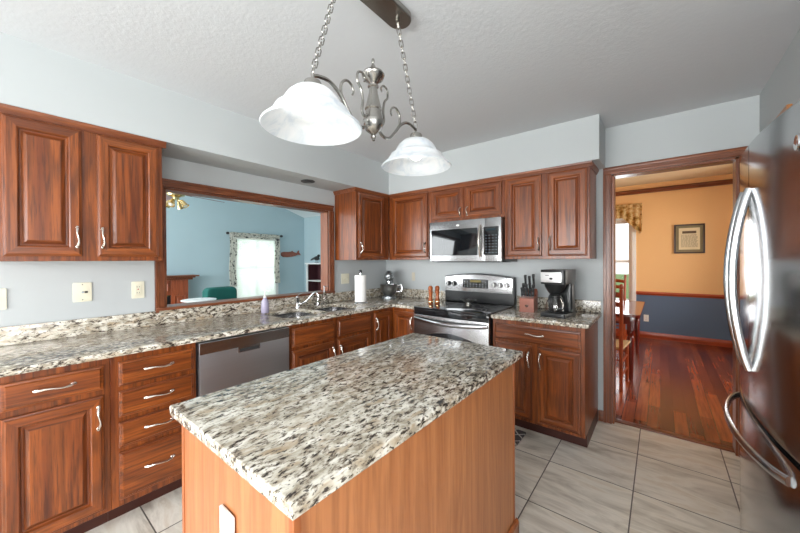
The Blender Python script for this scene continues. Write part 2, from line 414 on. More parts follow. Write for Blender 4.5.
# right wall with the refrigerator alcove
b = NB()
box(b, WR, WR+.62, -.98, 0, 0, ZC); box(b, 3.84, 3.94, -2.12, -.98, 0, ZC); box(b, 3.6, 4.9, -2.22, -2.12, 0, ZC)
box(b, 4.5, 4.62, -3.3, -2.22, 0, ZC); box(b, 4.5, 4.62, -6.2, -5.3, 0, ZC); box(b, 4.5, 4.62, -5.3, -3.3, 0, .8); box(b, 4.5, 4.62, -5.3, -3.3, 2.1, ZC)
struct('wall_right', b, WALLM)
b = NB()
box(b, 0, .3, -6.2, -6.08, 0, ZC); box(b, 3.5, 4.6, -6.2, -6.08, 0, ZC); box(b, .3, 3.5, -6.2, -6.08, 0, .4); box(b, .3, 3.5, -6.2, -6.08, 2.2, ZC)
struct('wall_rear', b, WALLM)
def window_frame(name, x0, x1, z0, z1, y0, y1, axis='y', nx=1, nz=1, fw=.05):
    """sash with mullions; axis: normal direction; y0<y1 thickness range"""
    bm = NB(); g = NB()
    def bb(B, a0, a1, c0, c1, h0, h1):
        if axis == 'y': box(B, a0, a1, c0, c1, h0, h1, .003, 1)
        else: box(B, c0, c1, a0, a1, h0, h1, .003, 1)
    bb(bm, x0, x0+fw, y0, y1, z0, z1); bb(bm, x1-fw, x1, y0, y1, z0, z1)
    bb(bm, x0+fw, x1-fw, y0, y1, z0, z0+fw); bb(bm, x0+fw, x1-fw, y0, y1, z1-fw, z1)
    for k in range(1, nx): c = x0+(x1-x0)*k/nx; bb(bm, c-.02, c+.02, y0+.01, y1-.01, z0, z1)
    for k in range(1, nz): c = z0+(z1-z0)*k/nz; bb(bm, x0, x1, y0+.01, y1-.01, c-.022, c+.022)
    c = (y0+y1)/2; bb(g, x0+fw*.6, x1-fw*.6, c-.004, c+.004, z0+fw*.6, z1-fw*.6)
    o = struct(name, bm, WHITEP); obj('pane', g, PANE, o); return o
window_frame('window_1', .3, 3.5, .4, 2.2, -6.18, -6.10, 'y', 4, 1)
window_frame('window_2', -5.3, -3.3, .8, 2.1, 4.52, 4.60, 'x', 3, 1)

# soffits above the cabinets
SX = .352
b = NB(); box(b, 0, SX, -6.08, 0, ZS, ZC); struct('trim_1', b, WALLM, 'grey soffit over the left wall cabinets')
b = NB(); box(b, SX, 2.4335, -.352, 0, ZS, ZC); struct('trim_2', b, WALLM, 'grey soffit over the back wall cabinets')

# casings ------------------------------------------------------------
def casing_leg(bm, a0, a1, c, z0, z1, out, axis):
    """moulded flat casing: wide board plus raised outer band and inner bead"""
    w = a1-a0
    def bb(p0, p1, d):
        lo, hi = sorted((c, c+out*d))
        if axis == 'y': box(bm, p0, p1, lo, hi, z0, z1, .002, 1)
        else: box(bm, lo, hi, p0, p1, z0, z1, .002, 1)
    bb(a0, a1, .012)
# doorway to the dining room
cw = .06
b = NB()
for (x0, x1, o) in ((DX0-cw, DX0, 0), (DX1, DX1+cw, 1)):
    for yy in (-1, 1):
        ya, yb = (-.014, 0) if yy < 0 else (.12, .134)
        box(b, x0, x1, ya, yb, 0, DZ, .003, 1)
        ox = (x0, x0+.022) if not o else (x1-.022, x1)
        ix = (x1-.016, x1-.004) if not o else (x0+.004, x0+.016)
        e = -.008 if yy < 0 else .008
        box(b, ox[0], ox[1], min(ya, ya+e), max(yb, yb+e), 0, DZ, .004, 2)
        box(b, ix[0], ix[1], min(ya, ya+e*.5), max(yb, yb+e*.5), 0, DZ, .003, 1)
for x0, x1 in ((DX0, DX0+.015), (DX1-.015, DX1)): box(b, x0, x1, 0, .12, 0, DZ, .001, 1)
o = struct('trim_3', b, TRV, 'cherry wood casing around the dining doorway')
b = NB(); box(b, DX0-cw, DX1+cw, -.014, 0, DZ, DZ+cw, .003, 1); box(b, DX0-cw, DX1+cw, -.022, 0, DZ+cw-.022, DZ+cw, .004); box(b, DX0, DX1, -.018, 0, DZ+.004, DZ+.016, .003)
box(b, DX0-cw, DX1+cw, .12, .134, DZ, DZ+cw, .003, 1); box(b, DX0, DX1, 0, .12, DZ-.015, DZ, .001, 1)
struct('trim_4', b, TRX, 'cherry wood head casing over the dining doorway')
b = NB(); box(b, DX0, DX1, 0.04, .10, 0, .012, .004); struct('trim_5', b, TRX, 'wood threshold strip at the dining doorway')
# pass-through casing
pw = .06
b = NB()
for (y0, y1, s) in ((PY0-pw, PY0, 0), (PY1, PY1+pw, 1)):
    box(b, 0, .014, y0, y1, 1.0, PZ1, .003, 1)
    oy = (y0, y0+.02) if not s else (y1-.02, y1)
    box(b, 0, .024, oy[0], oy[1], 1.0, PZ1, .004)
    box(b, -.134, -.12, y0, y1, 1.0, PZ1, .003, 1)
box(b, -.12, 0, PY0, PY0+.014, PZ0-.02, PZ1, .001, 1); box(b, -.12, 0, PY1-.014, PY1, PZ0-.02, PZ1, .001, 1)
struct('trim_6', b, TRV, 'cherry wood side casings of the pass-through')
b = NB(); box(b, 0, .014, PY0-pw, PY1+pw, PZ1, PZ1+pw, .003, 1); box(b, 0, .024, PY0-pw, PY1+pw, PZ1+pw-.02, PZ1+pw, .004); box(b, 0, .019, PY0, PY1, PZ1+.003, PZ1+.014, .003)
box(b, -.12, 0, PY0, PY1, PZ1-.014, PZ1, .001, 1); box(b, -.134, -.12, PY0-pw, PY1+pw, PZ1, PZ1+pw, .003, 1)
struct('trim_7', b, TRY, 'cherry wood head casing of the pass-through')
b = NB(); box(b, -.15, .034, PY0-pw, PY1+pw, PZ0-.014, PZ0+.006, .004); struct('trim_8', b, TRY, 'cherry wood sill of the pass-through')
# baseboards
b = NB(); box(b, 2.380, DX0-cw, -.014, 0, 0, .09, .004); box(b, DX1+cw, WR, -.014, 0, 0, .09, .004); struct('baseboard_back', b, TRX)
b = NB(); box(b, WR-.014, WR, -.98, -.014, 0, .09, .004); struct('baseboard_right', b, TRY)

# ---------------- dining room shell
DY = 3.84; DC = 2.66
b = NB()
WX0, WX1, WZ0, WZ1 = 1.60, 2.40, .60, 2.05
def wbx(x0, x1, z0, z1, m): box(b, x0, x1, DY, DY+.12, z0, z1, mat=m)
wbx(.2, WX0, .775, DC, 0); wbx(WX1, 4.3, .775, DC, 0); wbx(WX0, WX1, WZ1, DC, 0)
wbx(.2, WX0, 0, .775, 1); wbx(WX1, 4.3, 0, .775, 1); wbx(WX0, WX1, 0, WZ0, 1)
struct('wall_dining_back', b, [PEACH, NAVY])
b = NB(); box(b, .08, .2, .12, DY+.12, .775, DC); box(b, .08, .2, .12, DY+.12, 0, .775, mat=1); struct('wall_dining_left', b, [PEACH, NAVY])
b = NB()
for z0, z1, m in ((.775, DC, 0), (0, .775, 1)):
    box(b, 4.3, 4.42, .12, 1.0, z0, z1, mat=m); box(b, 4.3, 4.42, 3.0, DY+.12, z0, z1, mat=m)
box(b, 4.3, 4.42, 1.0, 3.0, 0, .7, mat=1); box(b, 4.3, 4.42, 1.0, 3.0, 2.2, DC)
struct('wall_dining_right', b, [PEACH, NAVY])
b = NB(); box(b, .2, 4.3, .12, .125, .775, DC); 
b.free()
b = NB(); box(b, .08, 4.42, 0.121, DY+.12, DC, DC+.1); struct('ceiling_dining', b, CREAMC)
b = NB(); box(b, .2, DX0-cw-.001, .121, .13, 0, DC); box(b, DX1+cw+.001, 4.3, .121, .13, 0, DC); box(b, DX0-cw-.001, DX1+cw+.001, .121, .13, DZ+cw, DC)
struct('wall_dining_front', b, PEACH)
window_frame('window_3', 1.0, 3.0, .7, 2.2, 4.33, 4.40, 'x', 2, 2)
window_frame('window_4', WX0, WX1, WZ0, WZ1, DY+.03, DY+.09, 'y', 1, 2)
b = NB()
for x0, x1 in ((WX0-.06, WX0), (WX1, WX1+.06)): box(b, x0, x1, DY-.018, DY, WZ0, WZ1, .003)
box(b, WX0-.06, WX1+.06, DY-.018, DY, WZ1, WZ1+.06, .003); box(b, WX0-.09, WX1+.06, DY-.035, DY, WZ0-.06, WZ0, .004)
struct('trim_9', b, WHITEP, 'white casing around the dining window')
def rail(x0, x1, z, h, d, bm): # moulded rail profile on the dining back wall
    pr = [(DY, z), (DY-d*.5, z), (DY-d*.6, z+h*.25), (DY-d, z+h*.45), (DY-d, z+h*.75), (DY-d*.6, z+h), (DY, z+h)]
    prism(bm, pr, x0, x1, 'x')
b = NB(); rail(WX1+.06, 4.3, .745, .06, .03, b); rail(.2, WX0-.06, .745, .06, .03, b); struct('trim_10', b, wood('dining_rail_cherry', 0, lin(96, 34, 16), lin(158, 62, 28), lin(180, 84, 44), contrast=.5), 'cherry chair rail on the dining wall', smooth=60)
b = NB(); rail(.2, 4.3, 2.50, .075, .06, b); struct('trim_11', b, TRX, 'dark cherry picture rail below the dining ceiling', smooth=60)
b = NB(); rail(.2, 4.3, .0, .11, .018, b); struct('baseboard_dining', b, bpy.data.materials['dining_rail_cherry'], smooth=60)

# ---------------- family room shell
FX = -5.2; FY = 2.38
vault = [(-5.0, 3.1), (.4, 2.9), (1.6, 2.84), (FY, 2.59)]
b = NB()
wy0, wy1, wz0, wz1 = .43, 1.48, .45, 1.93
def zv(y):
    for (a, za), (c, zc) in zip(vault, vault[1:]):
        if a <= y <= c: return za+(zc-za)*(y-a)/(c-a)
prism(b, [(-5.0, 0), (wy0, 0), (wy0, 2.85), (.4, 2.9), (-5.0, 3.1)], FX-.12, FX, 'x')
prism(b, [(wy1, 0), (FY+.1, 0), (FY+.1, 2.56), (1.6, 2.84), (wy1, 2.82)], FX-.12, FX, 'x')
prism(b, [(wy0, wz1), (wy1, wz1), (wy1, 2.86), (wy0, 2.9)], FX-.12, FX, 'x')
prism(b, [(wy0, 0), (wy1, 0), (wy1, wz0), (wy0, wz0)], FX-.12, FX, 'x')
prism(b, [(.4, 2.8), (1.6, 2.8), (1.6, 2.86), (.4, 2.92)], FX-.12, FX-.001, 'x')
struct('wall_family_far', b, BLUE)
b = NB(); box(b, FX-.12, -.12, FY, FY+.1, 0, 2.62); struct('wall_family_side', b, BLUE)
b = NB(); prism(b, vault+[(FY, 2.75), (-5.0, 3.25)], FX-.12, -.12, 'x'); struct('ceiling_family', b, WHITEP)
b = NB(); box(b, -.125, -.1201, -5.0, PY0-pw-.001, 0, 3.1); box(b, -.125, -.1201, PY1+pw+.001, FY, 0, 3.0); box(b, -.125, -.1201, PY0-pw-.001, PY1+pw+.001, PZ1+pw, 3.05); box(b, -.125, -.1201, PY0-pw-.001, PY1+pw+.001, 0, PZ0-.02); box(b, -.12, 0, .12, FY+.1, 0, 3); box(b, -.12, 0, -6, FY, ZC+.1, 3.1)
struct('wall_family_near', b, BLUE)
b = NB(); box(b, FX-.12, -4.6, -5.1, -5.0, 0, 3.2); box(b, -.6, -.12, -5.1, -5.0, 0, 3.2); box(b, -4.6, -.6, -5.1, -5.0, 0, .5); box(b, -4.6, -.6, -5.1, -5.0, 2.6, 3.2); struct('wall_family_rear', b, BLUE)
window_frame('window_5', wy0, wy1, wz0, wz1, FX-.10, FX-.05, 'x', 2, 2)
window_frame('window_6', -4.6, -.6, .5, 2.6, -5.09, -5.03, 'y', 4, 1)
b = NB()
for y0, y1 in ((wy0-.07, wy0), (wy1, wy1+.07)): box(b, FX, FX+.02, y0, y1, wz0, wz1, .003)
box(b, FX, FX+.02, wy0-.07, wy1+.07, wz1, wz1+.07, .003); box(b, FX, FX+.05, wy0-.09, wy1+.09, wz0-.07, wz0, .003)
struct('trim_12', b, WHITEP, 'white casing around the family room window')

# outside
b = NB(); box(b, -40, 40, -40, 40, -.35, -.3); struct('ground', b, LAWN)
def tree(x, y, h, r, label, seed):
    rr = random.Random(seed); t = thing('tree', label, 'tree', (x, y, -.3))
    bm = NB(); tube(bm, cr([(0, 0, 0), (.1, .05, h*.3), (-.05, 0, h*.6), (0, .1, h*.8)]), [max(.04, .2-.006*k) for k in range(25)])
    for k in range(6):
        a = rr.uniform(0, 6.28); tube(bm, [(0, 0, h*(.35+.07*k)), (math.cos(a)*r*.5, math.sin(a)*r*.5, h*(.5+.07*k))], [.07, .03], 6)
    obj('trunk', bm, BARK, t)
    bm = NB()
    for k in range(1600):
        u = rr.uniform(-1, 1); a = rr.uniform(0, 6.28); q = rr.uniform(.55, 1)
        c = Vector((math.sqrt(1-u*u)*math.cos(a)*r*q, math.sqrt(1-u*u)*math.sin(a)*r*q, h*.65+u*h*.36*q))
        s = rr.uniform(.09, .2); M = Matrix.Translation(c) @ Euler((rr.uniform(0, 6), rr.uniform(0, 6), 0)).to_matrix().to_4x4()
        vs = [bm.verts.new(M @ Vector(p)) for p in ((-s, 0, 0), (0, -s*.5, .02), (s, 0, 0), (0, s*.5, .02))]; bm.faces.new(vs)
    obj('foliage', bm, LEAF, t, smooth=0)
tree(-.6, 10.5, 5.2, 2.1, 'leafy green tree seen through the dining room window', 3)
tree(-12.5, 4.5, 5.5, 2.4, 'leafy green tree seen through the white blinds of the family room', 5)

# ------------------------------------------------------------------ cabinetry
def rings_panel(bm, x0, x1, z0, z1, prof, yb):
    """concentric rectangular profile: prof = [(inset, y)...]; front faces -y; last ring is filled"""
    t = bmesh.new(); R = []
    for ins, y in prof:
        R.append([t.verts.new(p) for p in ((x0+ins, y, z0+ins), (x1-ins, y, z0+ins), (x1-ins, y, z1-ins), (x0+ins, y, z1-ins))])
    bk = R[0]; fs = []
    t.faces.new(bk[::-1]).material_index = 0
    for i in range(len(R)-1):
        for k in range(4):
            f = t.faces.new((R[i][k], R[i][(k+1) % 4], R[i+1][(k+1) % 4], R[i+1][k]))
            f.material_index = 1 if k in (0, 2) else 0
    t.faces.new(R[-1]).material_index = 0
    bmesh.ops.recalc_face_normals(t, faces=t.faces)
    me = bpy.data.meshes.new('tmp'); t.to_mesh(me); t.free(); bm.from_mesh(me); bpy.data.meshes.remove(me)
def pull(parent, c, L, axis, name='handle'):
    """bow pull with spade-shaped feet; c = centre on the surface (local), front is -y"""
    bm = NB(); n = 18; pts = []; rad = []
    for i in range(n+1):
        t = i/n; s = (t-.5)*L; h = .006+.020*math.sin(PI*t)**.7; wob = math.sin(2*PI*t)*.0035
        p = (s, -h, wob) if axis == 'x' else (wob, -h, s)
        pts.append((c[0]+p[0], c[1]+p[1], c[2]+p[2])); rad.append(.0038+.0028*abs(math.cos(PI*t))**3)
    tube(bm, pts, rad, 8)
    for s in (-1, 1):
        p = (c[0]+(s*L/2 if axis == 'x' else 0), c[1], c[2]+(s*L/2 if axis == 'z' else 0))
        ball(bm, (p[0], p[1]-.003, p[2]), .009, sc=(1.25 if axis == 'x' else .9, .55, 1.25 if axis == 'z' else .9), u=12, v=8)
    return obj(name, bm, PULL, parent)
def door(parent, x0, x1, z0, z1, y, hx=None, hz=None, kind='door', L=.105, axis='z'):
    """raised-panel door in local cabinet coordinates, back plane at y, front towards -y"""
    bm = NB(); T = .02
    s = .052 if (x1-x0) > .2 else .045
    if kind == 'door':
        prof = [(0, y), (0, y-T*.55), (.003, y-T*.72), (.010, y-T*.80), (.013, y-T), (s-.006, y-T), (s-.001, y-T*.80), (s+.003, y-T*.22), (s+.010, y-T*.20), (s+.026, y-T*.74), (s+.027, y-T*.86), (s+.029, y-T*.88)]
        mats = [WV, WX]
    else:
        prof = [(0, y), (0, y-T*.5), (.003, y-T*.62), (.011, y-T*.70), (.015, y-T)]
        mats = [WX, WX]
    rings_panel(bm, x0, x1, z0, z1, prof, y)
    d = obj('door' if kind == 'door' else 'drawer', bm, mats, parent, smooth=0)
    if hx is not None: pull(d, (hx, y-T, hz), L, axis)
    return d
def upper(x0, w, z0, z1, doors, loc, rotz, label, depth=.335, ends=(0, 0)):
    t = thing('upper_cabinet', label, 'cabinet', loc, rotz)
    bm = NB(); box(bm, x0, x0+w, -depth, -.002, z0, z1, .0015, 1); obj('body', bm, WV, t, smooth=0)
    for (a, c, hx) in doors:
        door(t, a, c, z0+.025, z1-.045, -depth-.0005, hx, z0+.128 if z1-z0 > .5 else z0+.085, L=.10 if z1-z0 > .5 else .075)
    return t
R90 = PI/2
def crown_strip(name, label, pts):
    """small moulding in front of the cabinet tops along a polyline (plan points)"""
    bm = NB(); z = ZS-.02
    for (a, c) in zip(pts, pts[1:]):
        a = Vector((*a, 0)); c = Vector((*c, 0)); d = (c-a).normalized(); nrm = Vector((d.y, -d.x, 0)); e = d*.0
        prof = [(0, -.022), (.006, -.022), (.010, -.010), (.018, .002), (.022, .018), (0, .018)]
        t = bmesh.new(); A = [t.verts.new(a-e*0+nrm*p-(d*p if a_ext[0] else d*0)+Vector((0, 0, z+h))) for p, h in prof]
        B = [t.verts.new(c+nrm*p+(d*p if a_ext[1] else d*0)+Vector((0, 0, z+h))) for p, h in prof]
        t.faces.new(A); t.faces.new(B[::-1])
        for i in range(len(prof)): t.faces.new((A[i], A[(i+1) % 6], B[(i+1) % 6], B[i]))
        bmesh.ops.recalc_face_normals(t, faces=t.faces); merge(bm, t)
    o = obj(name, bm, TRX, smooth=0); return o
ZU = 1.37
# left wall: local x = world y - loc.y ; world front = +x
u1 = upper(-.67, .67, ZU, ZS-.002, [(-.642, -.367, -.387), (-.306, -.024, -.286)], (0, -2.535, 0), R90, 'cherry two-door wall cabinet above the left counter, left of the pass-through')
u2 = upper(0, .52, ZU, ZS-.002, [(.028, .425, .05)], (0, -.86, 0), R90, 'single-door wall cabinet on the left wall between pass-through and corner')
# its inner corner is the back cabinet's side; shorten the left-wall one so that they meet
u3 = upper(.337, .553, ZU, ZS-.002, [(.40, .876, .853)], (0, 0, 0), 0, 'single-door wall cabinet in the back corner, left of the microwave')
u4 = upper(.892, .809, 1.75, ZS-.002, [(.935, 1.292, 1.268), (1.32, 1.678, 1.344)], (0, 0, 0), 0, 'short two-door wall cabinet directly above the microwave')
u5 = upper(1.703, .665, ZU, ZS-.002, [(1.722, 2.018, 1.998), (2.068, 2.352, 2.088)], (0, 0, 0), 0, 'tall two-door wall cabinet right of the microwave, above the coffee maker')
# crown mouldings as a part of their cabinets
def crown(parent, x0, x1, depth, left=False, right=False):
    bm = NB(); z = ZS-.022
    pr = lambda p: [(p-.0, z-.018), (p-.006, z-.018), (p-.012, z-.004), (p-.018, z+.006), (p-.020, z+.020), (p, z+.020)]
    prism(bm, [(a, c) for a, c in pr(-depth)], x0-(.02 if left else 0), x1+(.02 if right else 0), 'x')
    if right: prism(bm, [(x1, z-.018), (x1+.006, z-.018), (x1+.012, z-.004), (x1+.018, z+.006), (x1+.020, z+.020), (x1, z+.020)], -depth, -.002, 'y')
    if left: prism(bm, [(x0, z-.018), (x0-.006, z-.018), (x0-.012, z-.004), (x0-.018, z+.006), (x0-.020, z+.020), (x0, z+.020)], -depth, -.002, 'y')
    obj('crown_moulding', bm, TRX, parent, smooth=0)
crown(u1, -.67, 0, .335, right=True); crown(u2, 0, .52, .335, left=True)
crown(u3, .357, .89, .335); crown(u4, .892, 1.701, .335); crown(u5, 1.703, 2.368, .335, right=True)

def base(name, x0, x1, loc, rotz, label, drawers=(), doors=(), depth=.61, hollow=False, toe=True, z1=.882):
    t = thing(name, label, 'cabinet', loc, rotz); bm = NB()
    if hollow:
        box(bm, x0, x1, -depth, -.002, .10, .69); box(bm, x0, x1, -depth, -depth+.02, .69, z1); box(bm, x0, x0+.018, -depth+.02, -.002, .69, z1); box(bm, x1-.018, x1, -depth+.02, -.002, .69, z1)
    else: box(bm, x0, x1, -depth, -.002, .10, z1, .0015, 1)
    obj('body', bm, WV, t, smooth=0)
    if toe:
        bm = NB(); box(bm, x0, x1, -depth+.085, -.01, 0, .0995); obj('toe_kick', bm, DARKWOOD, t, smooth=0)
    for (a, c, z0, zz, hx) in drawers:
        door(t, a, c, z0, zz, -depth-.0005, hx, (z0+zz)/2+.005, 'drawer', .12, 'x')
    for (a, c, z0, zz, hx) in doors:
        door(t, a, c, z0, zz, -depth-.0005, hx, zz-.105 if hx is not None else None)
    return t
L0 = (0, 0, 0)
base('base_cabinet', -3.225, -2.838, L0, R90, 'cherry base cabinet with one drawer over one door, leftmost at the counter',
     [(-3.19, -2.864, .728, .848, -3.03)], [(-3.19, -2.864, .125, .70, -2.886)])
base('base_cabinet', -2.837, -2.447, L0, R90, 'base cabinet with a stack of four drawers, left of the dishwasher',
     [(-2.806, -2.464, a, c, -2.635) for a, c in ((.722, .848), (.562, .697), (.405, .537), (.135, .380))])
base('base_cabinet', -1.826, -.918, L0, R90, 'sink base cabinet with two false drawer fronts over two doors, right of the dishwasher',
     [(-1.80, -1.392, .705, .848, None), (-1.352, -.945, .705, .848, None)], [(-1.80, -1.392, .125, .68, -1.412), (-1.352, -.945, .125, .68, -1.332)], hollow=True)
t = base('corner_cabinet', -.917, -.001, L0, R90, 'corner base cabinet with two narrow doors meeting in the inside corner', [], [(-.893, -.636, .125, .848, -.872)])
bm = NB(); box(bm, .6115, .925, -.61, -.002, .10, .882, .0015, 1)
o = obj('body', bm, WV, t, smooth=0); o.rotation_euler = (0, 0, -R90)
dd = door(t, .640, .900, .125, .848, -.6105, .878, .743); dd.rotation_euler = (0, 0, -R90)
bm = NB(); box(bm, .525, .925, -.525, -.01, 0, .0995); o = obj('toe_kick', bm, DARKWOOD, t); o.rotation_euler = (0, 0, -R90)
base('base_cabinet', 1.703, 2.378, L0, 0, 'base cabinet with one wide drawer over two doors, right of the range',
     [(1.728, 2.352, .722, .848, 2.04)], [(1.728, 2.018, .125, .70, 1.998), (2.062, 2.352, .125, .70, 2.082)])

# countertops ----------------------------------------------------------
CZ0, CZ1 = .884, .914
hl = rrect(.125, .515, -1.775, -1.405, .07); hr = rrect(.125, .515, -1.345, -.975, .07)
CI = .645
outer = [(.0, -3.235), (CI, -3.235), (CI, -CI-.02), (CI+.006, -CI-.006), (CI+.02, -CI), (.927, -CI), (.927, 0), (.0, 0)]
ct = thing('countertop', 'speckled granite corner countertop with the sink, running along the left wall', 'countertop')
obj('slab', slab(outer, CZ0, CZ1, [hl, hr], .004), GRAN, ct)
b = NB(); box(b, .001, .022, -3.235, -.001, CZ1, 1.0145, .003); box(b, .023, .927, -.022, -.001, CZ1, 1.0145, .003); obj('backsplash', b, GRAN, ct)
ct = thing('countertop', 'short granite countertop right of the range under the coffee maker', 'countertop')
obj('slab', slab([(1.700, -CI), (2.406, -CI), (2.406, 0), (1.700, 0)], CZ0, CZ1, bev=.004), GRAN, ct)
b = NB(); box(b, 1.700, 2.402, -.022, -.001, CZ1, 1.0145, .003); obj('backsplash', b, GRAN, ct)

# island ----------------------------------------------------------------
IX0, IX1, IY0, IY1 = 1.5851, 2.2597, -2.8604, -1.5698
isl = thing('kitchen_island', 'oak kitchen island with flat veneer sides standing on the tiles', 'kitchen island', ((IX0+IX1)/2, (IY0+IY1)/2, 0))
hx, hy = (IX1-IX0)/2-.031, (IY1-IY0)/2-.022
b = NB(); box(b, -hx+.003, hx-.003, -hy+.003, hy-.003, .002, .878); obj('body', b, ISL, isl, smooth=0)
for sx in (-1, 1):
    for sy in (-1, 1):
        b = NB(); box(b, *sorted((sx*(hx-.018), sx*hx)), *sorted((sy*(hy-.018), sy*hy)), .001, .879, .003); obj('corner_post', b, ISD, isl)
b = NB()
pr = [(0, .001), (.014, .001), (.014, .06), (.008, .072), (0, .078)]
for s in (-1, 1):
    prism(b, [(s*(hx+p), z) for p, z in pr], -hy-.014, hy+.014, 'y'); prism(b, [(s*(hy+p), z) for p, z in pr], -hx-.014, hx+.014, 'x')
obj('base_moulding', b, ISD, isl, smooth=0)
it = obj('island_countertop', slab([(-(IX1-IX0)/2, -(IY1-IY0)/2), ((IX1-IX0)/2, -(IY1-IY0)/2), ((IX1-IX0)/2, (IY1-IY0)/2), (-(IX1-IX0)/2, (IY1-IY0)/2)], CZ0-.004, CZ1, bev=.006), GRAN, loc=((IX0+IX1)/2, (IY0+IY1)/2, 0))
tag(it, 'large rectangular speckled granite top lying on the island', 'countertop')

# sink ---------------------------------------------------------------------
sk = thing('kitchen_sink', 'stainless steel double-bowl sink set under the granite by the faucet', 'sink', (.32, -1.375, .884))
for (h, nm) in ((hl, 'left'), (hr, 'right')):
    b = NB(); t = bmesh.new(); cx = sum(p[0] for p in h)/len(h); cy = sum(p[1] for p in h)/len(h); R = []
    for s, z in ((1.04, -.002), (1.0, -.002), (.97, -.15), (.90, -.172), (.12, -.176)):
        R.append([t.verts.new(((x-cx)*s+cx-.32, (y-cy)*s+cy+1.375, z)) for x, y in h])
    for a, c in zip(R, R[1:]):
        for i in range(len(a)): t.faces.new((a[i], a[(i+1) % len(a)], c[(i+1) % len(a)], c[i]))
    bmesh.ops.recalc_face_normals(t, faces=t.faces); merge(b, t); bo = obj('bowl', b, STEEL, sk)
    b = NB(); lathe(b, [(0, -.178), (.03, -.178), (.045, -.172), (.040, -.170), (.02, -.176)], 24, Matrix.Translation((cx-.32, cy+1.375, 0))); obj('drain', b, CHROME, bo)

# faucet
fc = thing('kitchen_faucet', 'chrome gooseneck kitchen faucet behind the sink', 'faucet', (.075, -1.385, .914))
b = NB(); lathe(b, [(0, 0), (.030, 0), (.030, .006), (.022, .012), (.019, .03), (.019, .085), (.021, .09), (.021, .10), (.012, .112), (0, .114)], 24); obj('base', b, CHROME, fc)
b = NB(); sp = cr([(0, 0, .055), (.03, .02, .040), (.065, .04, .055), (.105, .065, .10), (.135, .078, .135), (.160, .09, .148), (.185, .10, .130), (.190, .103, .095)], 6)
tube(b, sp, [.0095-.0015*i/len(sp) for i in range(len(sp))], 12); cyl(b, (.190, .103, .098), (.190, .103, .080), .011); obj('spout', b, CHROME, fc)
b = NB(); tube(b, cr([(0, 0, .105), (-.005, .012, .118), (.0, .035, .130), (.005, .06, .135)]), [.006]*8+[.005]*8+[.004]*9, 8); obj('handle', b, CHROME, fc)
sp = thing('side_sprayer', 'chrome side sprayer standing right of the faucet', 'sprayer', (.09, -1.16, .914))
b = NB(); lathe(b, [(0, 0), (.022, 0), (.022, .005), (.014, .012), (.012, .03), (0, .03)], 20); obj('base', b, CHROME, sp)
b = NB(); lathe(b, [(0, .03), (.010, .03), (.014, .05), (.009, .068), (.012, .09), (.015, .105), (.008, .115), (0, .116)], 20); obj('spray_head', b, CHROME, sp)

# soap bottles ------------------------------------------------------------
def soap(loc, h, m, label, sq=.024):
    t = thing('soap_dispenser', label, 'soap dispenser', loc)
    b = NB(); H = h*.66
    lathe(b, [(0, 0), (sq, 0), (sq*1.1, .006), (sq*1.08, H*.5), (sq*.92, H*.8), (sq*.5, H*.95), (sq*.42, H)], 24); lathe(b, [(sq*.42, H), (0, H)], 24); obj('bottle', b, m, t)
    b = NB(); lathe(b, [(0, H), (.012, H), (.012, H+.014), (.005, H+.018), (.004, h-.01), (.009, h-.008), (.009, h), (0, h)], 16)
    tube(b, [(0, 0, h-.004), (.02, .012, h-.004), (.032, .018, h-.010)], .004, 8); obj('pump', b, WHITEPL if m is LILAC else STEEL, t)
soap((.115, -1.735, .914), .20, LILAC, 'lilac soap pump bottle left of the sink at the backsplash', .030)
soap((.068, -1.06, .914), .19, GLASS, 'small clear soap bottle with pump right of the faucet', .026)

# paper towel ---------------------------------------------------------------
pt = thing('paper_towel_holder', 'steel paper towel holder standing right of the sink', 'paper towel holder', (.31, -.775, .914))
b = NB(); lathe(b, [(0, 0), (.078, 0), (.08, .004), (.078, .010), (.02, .014), (0, .014)], 36); obj('base', b, CHROME, pt)
b = NB(); cyl(b, (0, 0, .012), (0, 0, .335), .006); obj('rod', b, CHROME, pt)
b = NB(); lathe(b, [(0, .318), (.012, .318), (.018, .33), (.016, .345), (.006, .352), (0, .353)], 20); obj('finial', b, DARKM, pt)
b = NB(); tube(b, [(.0, .078, .01), (.0, .078, .27), (0, .07, .29)], .0035, 8); obj('tension_arm', b, CHROME, pt)
pr = thing('paper_towel_roll', 'white roll of paper towels on the steel holder', 'paper towels', (.31, -.775, .930))
b = NB(); lathe(b, [(.021, 0), (.058, 0), (.060, .002), (.060, .277), (.058, .279), (.021, .279), (.021, 0)], 40); obj('paper', b, PAPER, pr)
b = NB(); lathe(b, [(.018, .001), (.0205, .001), (.0205, .278), (.018, .278), (.018, .001)], 24); obj('cardboard_core', b, plain('cardboard', lin(160, 130, 95), .9), pr)

# stand mixer ---------------------------------------------------------------
MX = plain('silver_grey_enamel', (.30, .32, .33), .22, .7, .03)
mx = thing('stand_mixer', 'silver stand mixer with a steel bowl in the back corner of the counter', 'stand mixer', (.27, -.26, .914), math.radians(-52))
